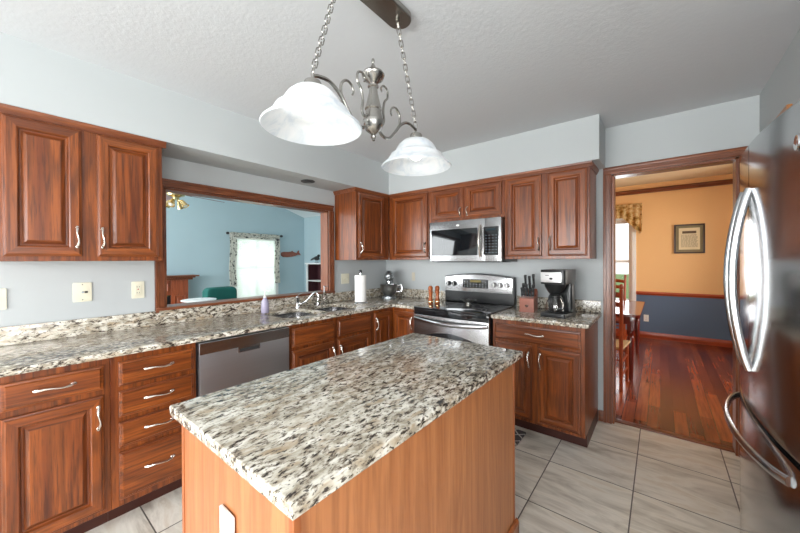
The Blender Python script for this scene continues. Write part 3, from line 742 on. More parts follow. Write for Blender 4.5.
# local: +x is the front (towards the bowl)
b = NB(); prism(b, [(.0+.075*math.cos(a)*1.15+.06, .075*math.sin(a)*1.2) for a in [i*PI/12-PI/2 for i in range(13)]]+[(-.09, .06), (-.11, .04), (-.11, -.04), (-.09, -.06)], 0, .03, 'z', .008); obj('base', b, MX, mx)
b = NB(); tube(b, cr([(-.075, 0, .02), (-.078, 0, .09), (-.08, 0, .16), (-.075, 0, .21)]), [.045, .043, .041, .039, .038, .037, .036, .036, .036, .037, .038, .039, .040, .041, .042, .043, .044, .045, .046, .046, .046, .046, .045, .045, .044], 20, flat=(1, 1)); obj('column', b, MX, mx)
b = NB(); tube(b, cr([(-.135, 0, .255), (-.12, 0, .258), (-.06, 0, .262), (.02, 0, .262), (.08, 0, .258), (.115, 0, .252), (.125, 0, .25)], 4), [.012, .03, .042, .05, .054, .057, .059, .060, .061, .062, .062, .062, .061, .060, .058, .056, .053, .050, .046, .042, .037, .03, .022, .012, .004], 24, flat=(1.05, .9)); hd = obj('motor_head', b, MX, mx)
b = NB(); cyl(b, (.12, 0, .25), (.138, 0, .25), .018, bev=.003); obj('hub_cap', b, CHROME, hd)
b = NB(); tube(b, [(x, .058*s_, .252) for s_ in (1,) for x in (-.08, 0, .08)], .004, 8); tube(b, [(x, -.058, .252) for x in (-.08, 0, .08)], .004, 8); obj('trim_band', b, CHROME, hd)
b = NB(); cyl(b, (.065, 0, .205), (.065, 0, .13), .012); cyl(b, (.065, 0, .21), (.065, 0, .195), .028); obj('beater_shaft', b, CHROME, mx)
b = NB(); lathe(b, [(0, .032), (.048, .032), (.05, .042), (.062, .05), (.085, .08), (.098, .12), (.103, .165), (.107, .17), (.104, .172), (.095, .12), (.08, .082), (0, .05)], 40, Matrix.Translation((.065, 0, 0))); bw = obj('bowl', b, plain('satin_bowl_steel', (.34, .35, .36), .3, 1.0, .03), mx)
b = NB(); tube(b, cr([(.065, .10, .155), (.065, .14, .16), (.065, .155, .125), (.065, .14, .085), (.065, .088, .085)], 6), .007, 10, flat=(1.5, .8)); obj('handle', b, CHROME, bw)

# ---------------------------------------------------------------- range
RX = .9330+.381; 
rg = thing('range', 'stainless steel electric range with black glass cooktop between the counters', 'stove', (RX, 0, 0))
W2 = .379
b = NB(); box(b, -W2, W2, -.64, -.012, .04, .900, .003); box(b, -W2+.03, W2-.03, -.60, -.05, 0, .04); obj('body', b, BLACKP, rg)
b = NB(); prism(b, rrect(-W2, W2, -.685, -.075, .012), .9005, .923, 'z', .004); gl = obj('cooktop', b, BLACKG, rg)
for (cx, cy, r) in ((-.19, -.53, .085), (.19, -.53, .10), (-.19, -.25, .10), (.19, -.25, .075)):
    b = NB(); lathe(b, [(r-.002, .9233), (r, .9235), (r+.002, .9233)], 48, Matrix.Translation((cx, cy, 0))); lathe(b, [(r*.6-.001, .9233), (r*.6, .9235), (r*.6+.001, .9233)], 48, Matrix.Translation((cx, cy, 0)))
    obj('burner_ring', b, plain('grey_ceramic_marking', (.12, .12, .12), .4) if 'grey_ceramic_marking' not in bpy.data.materials else bpy.data.materials['grey_ceramic_marking'], gl)
# front: black vent band, door with window and handle, drawer
b = NB(); box(b, -W2, W2, -.668, -.64, .850, .8995, .004); obj('front_band', b, BLACKG, rg)
b = NB(); box(b, -W2, W2, -.672, -.641, .262, .846, .005); dr = obj('oven_door', b, STEELX, rg)
b = NB(); arch = [(-.27, .36), (.27, .36), (.27, .66)]+[(.27-.54*k/14, .66+.045*math.sin(PI*k/14)) for k in range(1, 14)]+[(-.27, .66)]
prism(b, [(x, z) for x, z in arch], -.676, -.6725, 'y', .001); obj('oven_window', b, BLACKG, dr)
b = NB(); pts = [(-.36+.72*k/16, -.672-.012-.045*math.sin(PI*k/16), .812-.016*math.sin(PI*k/16)) for k in range(17)]; tube(b, pts, .017, 12, flat=(1.15, .6))
for s in (-1, 1): box(b, *sorted((s*.345, s*.372)), -.69, -.671, .797, .827, .004)
obj('handle', b, STEELX, dr)
b = NB(); box(b, -W2, W2, -.668, -.641, .055, .255, .005); box(b, -.2, .2, -.690, -.668, .215, .235, .005); obj('storage_drawer', b, STEELX, rg)
# backguard
TI = math.radians(-12)
def arcpoly(z0, zc, ze, w, n=18): return [(-w, z0), (w, z0)]+[(w-2*w*k/n, ze+(zc-ze)*math.sin(PI*k/n)) for k in range(n+1)]
b = NB(); prism(b, arcpoly(.9235, 1.225, 1.192, W2), -.085, -.012, 'y', .005); bgd = obj('backguard', b, BLACKP, rg)
b = NB(); prism(b, arcpoly(1.035, 1.214, 1.182, W2-.008), -.098, -.0855, 'y', .003); pn = obj('control_panel', b, STEELX, bgd)
b = NB(); box(b, -.155, .125, -.101, -.0985, 1.075, 1.165, .001, 1); dp = obj('display', b, BLACKG, pn)
b = NB(); box(b, -.07, .05, -.1022, -.1012, 1.135, 1.155); obj('clock_screen', b, emis('dim_amber_clock', lin(110, 96, 40), .25), dp)
PGP = plain('pale_grey_print', lin(150, 155, 160), .5)
for i in range(8):
    for j in range(3):
        if not (2 <= i <= 6 and j == 2): b = NB(); cyl(b, (-.135+i*.034, -.101, 1.09+j*.024), (-.135+i*.034, -.1018, 1.09+j*.024), .0045, 10); obj('button', b, PGP, dp)
for kx in (-.325, -.258, .19, .252, .32):
    b = NB(); cyl(b, (kx, -.098, 1.115), (kx, -.101, 1.115), .028, 28); cyl(b, (kx, -.101, 1.115), (kx, -.122, 1.115), .021, 24, bev=.004); kb = obj('knob', b, BLACKP if kx < 0 else STEEL, pn)
    b = NB(); box(b, kx-.0035, kx+.0035, -.125, -.121, 1.098, 1.134, .001, 1); obj('pointer', b, WHITEPL, kb)

# spoon rest and grinders on the cooktop
b = NB(); t = bmesh.new()
lathe(b, [(0, .006), (.018, .005), (.024, 0), (.028, 0), (.022, .010), (.034, .018), (.062, .040), (.064, .043), (.060, .042), (.032, .022), (.01, .014), (0, .014)], 32)
for v in b.verts:
    r = math.hypot(v.co.x, v.co.y)
    if r > .03: a = math.atan2(v.co.y, v.co.x); k = 1+.22*math.cos(4*a)*(r-.03)/.034; v.co.x *= k; v.co.y *= k; v.co.z *= 1+.12*math.cos(4*a)
o = obj('candy_dish', b, plain('dull_silver', (.55, .55, .53), .3, .9, .2, 30), loc=(1.30, -.25, .9236), rotz=.4); tag(o, 'small scalloped silver dish on the black cooktop', 'dish')
WM = plain('orange_brown_turned_wood', lin(160, 84, 38), .28, var=.2)
g = thing('pepper_mill', 'wooden pepper mill on the cooktop, left one of the pair', 'pepper mill', (.968, -.43, .9236))
b = NB(); lathe(b, [(0, 0), (.024, 0), (.025, .004), (.025, .030), (.023, .034), (.018, .055), (.016, .080), (.019, .105), (.022, .120), (.020, .128)], 28); lathe(b, [(.020, .128), (0, .128)], 28); bd = obj('body', b, WM, g)
b = NB(); lathe(b, [(0, .1285), (.019, .1285), (.023, .140), (.024, .152), (.022, .168), (.014, .178), (0, .182)], 28); obj('cap', b, WM, g)
b = NB(); lathe(b, [(.0258, .012), (.0262, .014), (.0262, .024), (.0258, .026)], 28); obj('band', b, BRASS, bd)
dup(g, (1.014, -.375, .9236), 0, 'wooden salt mill on the cooktop, right one of the pair nearer the knobs')

# ---------------------------------------------------------------- microwave
mw = thing('microwave', 'stainless steel microwave with black glass door mounted above the range', 'microwave', (1.328, 0, 1.346))
mw_w = .3725
b = NB(); box(b, -mw_w, mw_w, -.385, -.003, .0, .398, .003); obj('body', b, BLACKP, mw)
b = NB(); box(b, -mw_w, .222, -.418, -.386, .006, .398, .004); md = obj('door', b, STEELX, mw)
b = NB(); prism(b, rrect(-.352, .150, .062, .318, .008), -.4215, -.4183, 'y', .001); obj('window', b, BLACKG, md)
b = NB(); pts = [(.183, -.418-.008-.036*math.sin(PI*k/14), .050+.285*k/14) for k in range(15)]; tube(b, pts, .013, 12, flat=(1.0, 1.3)); obj('handle', b, PULL, md)
b = NB(); box(b, .224, mw_w, -.418, -.386, .006, .398, .004); cp = obj('control_panel', b, STEELX, mw)
b = NB(); prism(b, rrect(.208, .350, .062, .318, .006), -.4215, -.4183, 'y', .001); kp = obj('keypad', b, BLACKG, cp)
DGP = plain('dim_grey_print', lin(92, 104, 112), .5)
for i in range(4):
    for j in range(7): b = NB(); box(b, .227+i*.032, .241+i*.032, -.4222, -.4214, .082+j*.026, .087+j*.026); obj('key_marking', b, DGP, kp)
b = NB(); box(b, .235, .325, -.4222, -.4214, .282, .302); obj('clock_screen', b, plain('dark_teal_screen', lin(18, 40, 46), .2), kp)
b = NB(); prism(b, [(-.055+.018*math.cos(a), .352+.009*math.sin(a)) for a in [i*PI/10 for i in range(20)]], -.4192, -.4183, 'y'); obj('maker_badge', b, WHITEPL, md)
b = NB(); box(b, -.33, .33, -.36, -.06, -.004, -.0002); obj('underside_grille', b, DARKM, mw)

# ---------------------------------------------------------------- dishwasher
dw = thing('dishwasher', 'stainless steel dishwasher under the left counter', 'dishwasher', (0, -2.135, 0), R90)
b = NB(); box(b, -.304, .304, -.585, -.02, .10, .88, .002); obj('body', b, DARKM, dw)
b = NB(); box(b, -.302, .302, -.635, -.586, .115, .872, .008); dd = obj('door', b, steel('dishwasher_steel', (.46, .48, .51), .42, 0), dw)
b = NB(); box(b, -.302, .302, -.6385, -.6352, .800, .868, .001, 1); obj('control_strip', b, STEELX, dd)
b = NB(); box(b, -.075, .075, -.6415, -.6353, .765, .7995, .003); hp = obj('pocket_handle', b, STEELX, dd)
b = NB(); box(b, -.066, .066, -.6425, -.6412, .769, .790, .002); obj('recess', b, DARKM, hp)
b = NB(); box(b, -.300, .300, -.54, -.50, .0, .0995); obj('toe_kick', b, BLACKP, dw)

# ---------------------------------------------------------------- coffee maker
cm = thing('coffee_maker', 'black and silver drip coffee maker on the right counter', 'coffee maker', (2.150, -.37, .914), math.radians(-8)); cm.scale = (1.12, 1, 1)
b = NB(); prism(b, rrect(-.085, .085, -.125, .13, .02), 0, .032, 'z', .005); obj('base', b, BLACKP, cm)
b = NB(); lathe(b, [(0, .0325), (.066, .0325), (.068, .034), (0, .0345)], 32, Matrix.Translation((-.005, -.045, 0))); obj('warming_plate', b, DARKM, cm)
b = NB(); prism(b, rrect(-.080, .080, .04, .128, .02), .032, .26, 'z', .004); obj('water_tank', b, BLACKP, cm)
b = NB(); prism(b, rrect(-.085, .085, -.12, .13, .022), .258, .372, 'z', .006); hs = obj('housing', b, BLACKP, cm)
b = NB(); box(b, -.077, .062, -.1235, -.1202, .272, .352, .004); fp = obj('front_plate', b, steel('bright_plate_steel', (.8, .8, .8), .3, 0), hs)
b = NB(); prism(b, [(-.005+.012*math.cos(a), .302+.008*math.sin(a)) for a in [i*PI/8 for i in range(16)]], -.1262, -.1236, 'y'); obj('brew_button', b, BLACKP, fp)
b = NB(); box(b, -.045, -.02, -.1242, -.1236, .325, .329); obj('maker_mark', b, BLACKP, fp)
b = NB(); lathe(b, [(0, .178), (.032, .178), (.045, .19), (.068, .235), (.072, .257), (0, .257)], 32, Matrix.Translation((-.005, -.045, 0))); obj('filter_basket', b, BLACKP, cm)
cf = thing('coffee_carafe', 'glass coffee carafe with a black handle standing on the coffee maker', 'carafe', (2.150-.005-.006, -.37-.045, .9492), math.radians(-8))
b = NB(); lathe(b, [(0, .0), (.052, .0), (.064, .010), (.069, .035), (.066, .07), (.050, .105), (.046, .118), (.049, .124), (.0465, .124), (.043, .116), (.047, .105), (.0635, .07), (.0665, .035), (.062, .012), (.05, .0025), (0, .0025)], 40); obj('glass_jug', b, GLASS, cf)
b = NB(); lathe(b, [(0, .1245), (.047, .1245), (.047, .131), (.03, .136), (0, .137)], 32); obj('lid', b, BLACKP, cf)
b = NB(); tube(b, cr([(.0, -.05, .120), (.0, -.085, .122), (.0, -.102, .10), (.0, -.10, .05), (.0, -.09, .02)], 6), .009, 10, flat=(1.0, 1.3)); lathe(b, [(.0475, .106), (.0505, .106), (.0505, .119), (.0475, .119)], 32); obj('handle', b, BLACKP, cf)

# ---------------------------------------------------------------- knife block
RED = plain('reddish_block_wood', lin(150, 84, 62), .4, var=.15)
KA = math.radians(4)
kbk = thing('knife_block', 'reddish wood block full of knives between range and coffee maker', 'knife block', (1.888, -.26, .914), KA)
b = NB(); prism(b, [(-.085, 0), (.06, 0), (.075, .17), (.040, .195), (.012, .135), (-.085, .118)], -.06, .06, 'x', .004); kb_o = obj('block', b, RED, kbk)
b = NB(); prism(b, [(-.012+.024*k%1, 0) for k in ()] or rrect(-.014, .014, .045, .065, .006, 3), -.0868, -.0852, 'y'); obj('maker_badge', b, CHROME, kb_o)
def knife(lx, ly, lz, L, rad, label):
    # handle leans backwards out of the block (towards -y in front) 
    t = thing('kitchen_knife', label, 'knife', (0, 0, 0), 0, 'black-handled knives in the block')
    c, s = math.cos(KA), math.sin(KA)
    t.location = (1.888+lx*c-ly*s, -.26+lx*s+ly*c, .914+lz); t.rotation_euler = (math.radians(10), 0, KA)
    b = NB(); tube(b, cr([(0, 0, .012), (0, 0, .03), (0, .002, L*.5), (0, -.001, L*.85), (0, .004, L)], 4), [rad*f for f in (.85, .9, .95, 1, .98, .95, .92, .9, .9, .92, .95, 1, 1.08, 1.15, 1.2, 1.1, .8)], 10, flat=(1.25, .75)); h = obj('handle', b, BLACKP, t)
    b = NB()
    for q in (.03, L*.5, L*.8): cyl(b, (-rad*.85, 0, q), (rad*.85, 0, q), .0022, 8)
    obj('rivets', b, CHROME, h)
    b = NB(); cyl(b, (0, 0, -.004), (0, 0, .014), rad*.8, 12); obj('bolster', b, CHROME, t)
    b = NB(); box(b, -.0012, .0012, -.011, .011, -.09, -.003); obj('blade', b, CHROME, t)
rows = [(-.044, -.055, .1225, 5, .085, .0075, 'steak knife handle in the front row of the block'), (-.040, -.010, .133, 4, .110, .0085, 'black knife handle in the middle row of the block'), (-.034, .036, .190, 3, .125, .0090, 'long black knife handle in the back row of the block')]
places = ['far left', 'second from left', 'centre', 'second from right', 'far right']
pl4 = ['far left', 'centre left', 'centre right', 'far right']; pl3 = ['left', 'middle', 'right']
for x0, y, z, n, L, r, lab in rows:
    for k in range(n):
        w = {5: places, 4: pl4, 3: pl3}[n][k]
        knife(x0+k*(2*abs(x0)/(n-1)), y+.0, z+.003, L*(1, .93, 1.06, .9, 1.02)[k], r, lab+', '+w)

# ---------------------------------------------------------------- wall plates
def plate(name, label, cat, loc, rotz, w, h, m=IVORY, kind='outlet'):
    t = thing(name, label, cat, loc, rotz)
    b = NB(); prism(b, rrect(-w/2, w/2, -h/2, h/2, .005, 3), -.007, -.001, 'y', .002); obj('cover_plate', b, m, t)
    if kind == 'outlet':
        for s in (-1, 1):
            b = NB(); prism(b, rrect(-.0165, .0165, s*.020-.0135, s*.020+.0135, .006, 3), -.0088, -.0072, 'y', .0005); so = obj('socket', b, m, t)
            b = NB()
            for q in (-.006, .006): box(b, q-.0012, q+.0012, -.0092, -.0087, s*.020-.003, s*.020+.006)
            cyl(b, (0, -.0087, s*.020-.008), (0, -.0092, s*.020-.008), .002, 8); obj('slots', b, SLOT, so)
    elif kind == 'switch':
        n = 2 if w > .09 else 1
        for k in range(n):
            cx = (k-(n-1)/2)*.046
            b = NB(); prism(b, [(-.012, -.006), (-.0075, -.006), (-.0075, .008)], cx-.005, cx+.005, 'x'); box(b, cx-.005, cx+.005, -.016, -.0072, -.002, .007, .001, 1); obj('toggle', b, m, t)
    elif kind == 'jack':
        b = NB(); cyl(b, (0, -.0072, 0), (0, -.014, 0), .006, 12); obj('cable_jack', b, CHROME, t)
        b = NB(); box(b, .010, .024, -.009, -.0072, -.006, .006); obj('phone_jack', b, SLOT, t)
    elif kind == 'gfci':
        b = NB(); box(b, -.017, .017, -.0095, -.0072, -.033, .033, .001, 1); so = obj('socket', b, m, t)
        b = NB(); box(b, -.004, .004, -.0105, -.0094, .001, .008); obj('reset_button', b, plain('red_button', lin(170, 50, 40), .5), so)
        b = NB()
        for s in (-1, 1):
            for q in (-.006, .006): box(b, q-.0012, q+.0012, -.0100, -.0094, s*.020-.003, s*.020+.005)
        obj('slots', b, SLOT, so)
    b = NB()
    for s in (-1, 1): cyl(b, (0, -.007, s*(h/2-.012)), (0, -.0082, s*(h/2-.012)), .003, 10)
    obj('screws', b, STEEL if kind == 'jack' else m, t)
    return t
plate('light_switch', 'ivory double switch plate at the left picture edge above the counter', 'light switch', (.0, -3.218, 1.165), R90, .115, .115, kind='switch')
plate('cable_jack_plate', 'wide ivory plate with a cable jack below the two-door wall cabinet', 'wall plate', (.0, -2.862, 1.178), R90, .085, .118, kind='jack')
plate('wall_outlet', 'ivory outlet with a red button beside the pass-through', 'outlet', (.0, -2.588, 1.172), R90, .07, .115, kind='gfci')
plate('wall_outlet', 'ivory outlet plate on the left wall above the paper towels', 'outlet', (.0, -.715, 1.16), R90, .115, .115, m=IVORY, kind='switch')
plate('wall_outlet', 'narrow wall-coloured plate on the back wall above the mixer', 'outlet', (.44, .0, 1.165), 0, .045, .10, plain('beige_plate', lin(205, 198, 180), .5), kind='none')
plate('wall_outlet', 'white outlet on the near end of the island', 'outlet', (1.944, IY0+.022, .682), 0, .072, .118, WHITEPL)
plate('wall_outlet', 'white outlet low on the slate blue dining wall', 'outlet', (2.60, DY, .345), 0, .07, .115, WHITEPL)

# ---------------------------------------------------------------- recessed light
rl = thing('recessed_light', 'dark recessed ceiling light in the soffit above the sink', 'recessed light', (.182, -1.335, ZS))
b = NB(); lathe(b, [(.045, -.001), (.062, -.001), (.066, -.004), (.064, -.008), (.045, -.006), (.045, -.001)], 36); obj('trim_ring', b, DARKM, rl)
b = NB(); lathe(b, [(0, -.001), (.044, -.001), (.044, -.004), (.03, -.009), (0, -.011)], 32); obj('lamp_face', b, BLACKP, rl)

# ---------------------------------------------------------------- chandelier
CX, CY = 1.915, -2.27
ch = thing('pendant_chandelier', 'brushed nickel two-light chandelier with white glass shades over the island', 'chandelier', (CX, CY, ZC))
def Z(z): return z-ZC
b = NB(); poly = [(.055*math.cos(a), (.175 if math.sin(a) >= 0 else -.175)+.055*math.sin(a)) for a in [i*2*PI/32 for i in range(32)]]
prism(b, [(x-.03, y+.027) for x, y in poly], -.028, -.0005, 'z', .008, seg=3); cn = obj('canopy', b, NICKEL, ch)
b = NB(); cyl(b, (-.03, .027, -.028), (-.03, .027, -.034), .006); cyl(b, (-.03, .19, -.028), (-.03, .19, -.040), .009); cyl(b, (-.03, -.137, -.028), (-.03, -.137, -.040), .009); obj('canopy_screws', b, NICKEL, cn)
SH = (.285, -.285)   # shade offsets along y
def link(bm, c, d, ang, L=.030, w=.0085, r=.0022):
    q = d.to_track_quat('Z', 'Y'); M = Matrix.Translation(c) @ q.to_matrix().to_4x4() @ Matrix.Rotation(ang, 4, 'Z')
    pts = []
    for k in range(9): a = PI*k/8; pts.append((w*math.cos(a), 0, L/2-w+w*math.sin(a)))
    for k in range(9): a = PI+PI*k/8; pts.append((w*math.cos(a), 0, -L/2+w+w*math.sin(a)))
    tube(bm, pts, r, 6, closed=True, M=M)
for s in SH:
    sg = 1 if s > 0 else -1
    a = Vector((-.03, .027+sg*.163, -.040)); e = Vector((0, s, Z(1.975))); d = (e-a); n = int(d.length/.0245); b = NB()
    for k in range(n): link(b, a+d*((k+.5)/n), d.normalized(), (k % 2)*PI/2+.4, d.length/n+.008)
    obj('chain', b, NICKEL, ch)
# centre column
b = NB(); lathe(b, [(0, 2.158), (.005, 2.154), (.007, 2.145), (.004, 2.136), (.010, 2.124), (.011, 2.112), (.014, 2.108), (.040, 2.100), (.046, 2.090), (.040, 2.076), (.020, 2.062), (.016, 2.056), (.021, 2.050), (.021, 2.044), (.016, 2.040), (.018, 2.02), (.026, 1.985), (.031, 1.965), (.033, 1.962), (.033, 1.957), (.029, 1.953), (.031, 1.945), (.034, 1.930), (.036, 1.918), (.041, 1.915), (.042, 1.908), (.038, 1.89), (.028, 1.873), (.013, 1.862), (.007, 1.858), (.011, 1.852), (.009, 1.845), (.005, 1.842), (.006, 1.836), (0, 1.832)], 32, Matrix.Translation((0, 0, -ZC))); obj('column', b, NICKEL, ch)
for s in (1, -1):
    b = NB()
    def Q(r, z): return (0, s*r, Z(z))
    tube(b, cr([Q(.03, 1.885), Q(.06, 1.868), Q(.095, 1.872), Q(.13, 1.905), Q(.17, 1.95), Q(.215, 1.975), Q(.262, 1.972), Q(.285, 1.962)], 6), .0062, 10)
    ar = obj('arm', b, NICKEL, ch)
    b = NB(); tube(b, cr([Q(.150, 1.930), Q(.165, 1.955), Q(.163, 1.99), Q(.14, 2.012), Q(.115, 2.005), Q(.105, 1.985), Q(.112, 1.97)], 6), [.006-.0028*i/36 for i in range(37)], 8); obj('scroll', b, NICKEL, ar)
    b = NB(); tube(b, cr([Q(.034, 1.925), Q(.052, 1.915), Q(.062, 1.935), Q(.058, 1.97), Q(.066, 2.01), Q(.085, 2.035), Q(.083, 2.065), Q(.062, 2.075), Q(.046, 2.06), Q(.05, 2.045)], 6), [.0058-.0022*i/54 for i in range(55)], 8); obj('scroll', b, NICKEL, ch)
    y = s*.285; T = Matrix.Translation((0, y, -ZC-.010)) @ Matrix.Translation((0, 0, 1.80)) @ Matrix.Diagonal((.94, .94, .96, 1)) @ Matrix.Translation((0, 0, -1.80))
    b = NB(); lathe(b, [(0, 1.99), (.006, 1.988), (.006, 1.972), (.014, 1.968), (.027, 1.962), (.030, 1.956), (.030, 1.932), (.027, 1.928), (0, 1.928)], 28, T); obj('shade_holder', b, NICKEL, ch)
    b = NB(); lathe(b, [(.030, 1.936), (.045, 1.934), (.066, 1.926), (.084, 1.910), (.097, 1.890), (.104, 1.874), (.112, 1.868), (.124, 1.862), (.128, 1.855), (.135, 1.842), (.150, 1.826), (.166, 1.812), (.170, 1.806), (.167, 1.803), (.160, 1.808), (.146, 1.822), (.131, 1.838), (.122, 1.852), (.108, 1.864), (.098, 1.872), (.091, 1.888), (.079, 1.905), (.062, 1.921), (.043, 1.929), (.030, 1.931)], 56, T); obj('glass_shade', b, ALAB, ch)
    b = NB(); lathe(b, [(0, 1.838), (.014, 1.840), (.026, 1.850), (.030, 1.864), (.027, 1.880), (.016, 1.898), (.013, 1.91), (.013, 1.928), (0, 1.928)], 24, T); obj('light_bulb', b, emis('lit_bulb', (1.0, .96, .9), 6), ch)

# ---------------------------------------------------------------- refrigerator (front faces -x)
fr = thing('refrigerator', 'stainless steel french-door refrigerator at the right edge', 'refrigerator', (0, -1.51, 0), -R90)
# local: x = -(world y +1.51), y = world x
def fx(x): return 3.040+.042*(x/.46)**2
def curved(x0, x1, z0, z1, yb, bev=.006, n=14):
    pts = [(x0+(x1-x0)*k/n, fx(x0+(x1-x0)*k/n)) for k in range(n+1)]
    bm = NB(); prism(bm, [(x0, yb)]+pts+[(x1, yb)], z0, z1, 'z', bev); return bm
b = NB(); box(b, -.452, .452, 3.135, 3.80, .02, 1.76, .004); obj('body', b, plain('dark_grey_cabinet_paint', (.10, .10, .11), .4), fr)
def hand(parent, x, z0, z1):
    b = NB(); n = 22; pts = []; f = fx(x)
    for k in range(n+1):
        t = k/n; q = math.sin(PI*t); pts.append((x, f-.004-.044*q**.8, z0+(z1-z0)*t))
    tube(b, pts, .0115, 12, flat=(.7, 1.1)); obj('handle', b, CHROME if 0 else plain('bright_handle_steel', (.50, .51, .52), .2, 1, .03) if 'bright_handle_steel' not in bpy.data.materials else bpy.data.materials['bright_handle_steel'], parent)
d1 = obj('door', curved(-.455, -.004, .835, 1.775, 3.13), FRST, fr); hand(d1, -.045, .975, 1.61)
d2 = obj('door', curved(.004, .455, .835, 1.775, 3.13), FRST, fr); hand(d2, .045, .975, 1.61)
b = NB(); lathe(b, [(0, 0), (.013, 0), (.019, .0), (.021, .003), (.019, .006), (.014, .004), (0, .004)], 28, Matrix.Translation((.395, fx(.395)+.001, 1.665)) @ Matrix.Rotation(PI/2, 4, 'X')); obj('round_badge', b, CHROME, d2)
d3 = obj('freezer_drawer', curved(-.455, .455, .10, .818, 3.13), FRST, fr)
b = NB(); n = 24; pts = []
for k in range(n+1):
    t = k/n; x = -.36+.72*t; pts.append((x, fx(x)-.004-.046*math.sin(PI*t)**.6, .765))
tube(b, pts, .012, 12, flat=(1.2, .7)); obj('handle', b, bpy.data.materials['bright_handle_steel'], d3)
b = NB(); box(b, -.44, .44, 3.10, 3.16, .015, .095); obj('kick_grille', b, BLACKP, fr)
b = NB()
for s in (-1, 1): cyl(b, (s*.41, 3.2, 0), (s*.41, 3.2, .02), .02); cyl(b, (s*.41, 3.75, 0), (s*.41, 3.75, .02), .02)
obj('feet', b, BLACKP, fr)
b = NB()
for s in (-1, 1): box(b, *sorted((s*.36, s*.45)), 3.09, 3.18, 1.776, 1.792, .003)
obj('hinge_covers', b, DARKM, fr)

# framed picture high on the right wall
pf = thing('picture_frame', 'wood-framed picture high on the right wall above the refrigerator', 'picture', (WR, -.53, 1.95), -R90)
b = NB()
for x0, x1, z0, z1 in ((-.175, .175, .165, .190), (-.175, .175, -.19, -.165), (-.175, -.150, -.165, .165), (.150, .175, -.165, .165)): box(b, x0, x1, -.022, -.001, z0, z1, .003)
obj('frame', b, wood('light_oak_frame', 0, lin(120, 70, 30), lin(170, 110, 60), lin(195, 135, 80)), pf)
b = NB(); box(b, -.150, .150, -.010, -.002, -.165, .165); mt = obj('mat_board', b, PAPER, pf)
b = NB(); box(b, -.10, .10, -.0115, -.0102, -.12, .12); obj('print', b, plain('muted_print', lin(150, 160, 150), .6, var=.4), mt)

# rug --------------------------------------------------------------------
def rugm():
    t = NT('grey_lattice_rug'); v = t.n('ShaderNodeTexCoord').outputs['Object']
    w = t.mapping(v, (1, 1, 1), rot=(0, 0, PI/4)); vo = t.n('ShaderNodeTexVoronoi', feature='DISTANCE_TO_EDGE'); vo.inputs['Scale'].default_value = 13; vo.inputs['Randomness'].default_value = .25
    t.l(w, vo.inputs['Vector']); c = t.ramp(vo.outputs['Distance'], [(.05, lin(205, 200, 192)), (.08, lin(86, 80, 80))])
    t.set(Base_Color=c, Roughness=.95); return t.m
b = NB(); prism(b, rrect(-.38, .38, -.24, .24, .01, 3), .0005, .010, 'z', .003)
o = obj('kitchen_rug', b, rugm(), loc=(1.59, -.835, 0)); tag(o, 'grey rug with pale lattice lines on the tiles in front of the range', 'rug')

# ================================================================ family room things
# blinds
bl = thing('window_blind', 'white horizontal blind hanging in the family room window', 'blinds', (FX+.03, (wy0+wy1)/2, wz0+.02))
w = (wy1-wy0)/2-.005
b = NB(); box(b, -.015, .02, -w, w, wz1-wz0-.05, wz1-wz0-.005, .003); obj('head_rail', b, WHITEPL, bl)
b = NB(); n = 44
for k in range(n):
    z = .03+(wz1-wz0-.11)*k/(n-1); M = Matrix.Translation((0, 0, z)) @ Matrix.Rotation(math.radians(62), 4, 'Y'); box(b, -.016, .016, -w, w, -.0008, .0008, M=M)
obj('slats', b, BLIND, bl)
b = NB(); box(b, -.015, .015, -w, w, .0, .018, .003); obj('bottom_rail', b, WHITEPL, bl)
# curtain rod
cr_y0, cr_y1, cz = .22, 1.61, 2.02
rd = thing('curtain_rod', 'dark curtain rod with finials above the family room window', 'curtain rod', (FX+.09, (cr_y0+cr_y1)/2, cz))
hw = (cr_y1-cr_y0)/2-.04
b = NB(); cyl(b, (0, -hw, 0), (0, hw, 0), .012); obj('rod', b, DARKM, rd)
for s in (-1, 1):
    b = NB(); ball(b, (0, s*(hw+.035), 0), .032, sc=(1, 1.3, 1)); ball(b, (0, s*(hw+.004), 0), .02); obj('finial', b, DARKM, rd)
    b = NB(); box(b, -.088, .0, s*(hw-.06)-.008, s*(hw-.06)+.008, -.02, -.008); obj('bracket', b, DARKM, rd)
def drape(name, fn, nu, nv, mat, th=.004):
    bm = NB(); V = [[bm.verts.new(fn(i/nu, j/nv)) for j in range(nv+1)] for i in range(nu+1)]
    for i in range(nu):
        for j in range(nv): bm.faces.new((V[i][j], V[i+1][j], V[i+1][j+1], V[i][j+1]))
    o = obj(name, bm, mat, smooth=180); m = o.modifiers.new('solid', 'SOLIDIFY'); m.thickness = th; return o
cu_ = thing('curtain_scarf', 'leaf-patterned scarf curtain draped over the dark rod', 'curtain', (FX+.09, (cr_y0+cr_y1)/2, cz))
yc = (cr_y0+cr_y1)/2
def side(y0, y1, zb):
    def f(u, v):
        y = y0+(y1-y0)*u+.012*math.sin(v*7); return (.03+.020*math.sin(u*22)*(.4+.6*v)+.0, y-yc, (.015+(zb-.015)*v)-.0)
    return f
o = drape('side_panel', side(.25, .41, -1.26), 24, 20, CURT); o.parent = cu_
o = drape('side_panel', side(1.39, 1.53, -1.24), 24, 20, CURT); o.parent = cu_
def swag(u, v):
    y = .28+(1.50-.28)*u; sag = math.sin(PI*u)**.7; return (.035+.02*math.sin(v*14)+.01*sag, y-yc, .02-v*(.07+.07*sag)+.004*math.sin(u*30))
o = drape('swag', swag, 40, 12, CURT); o.parent = cu_
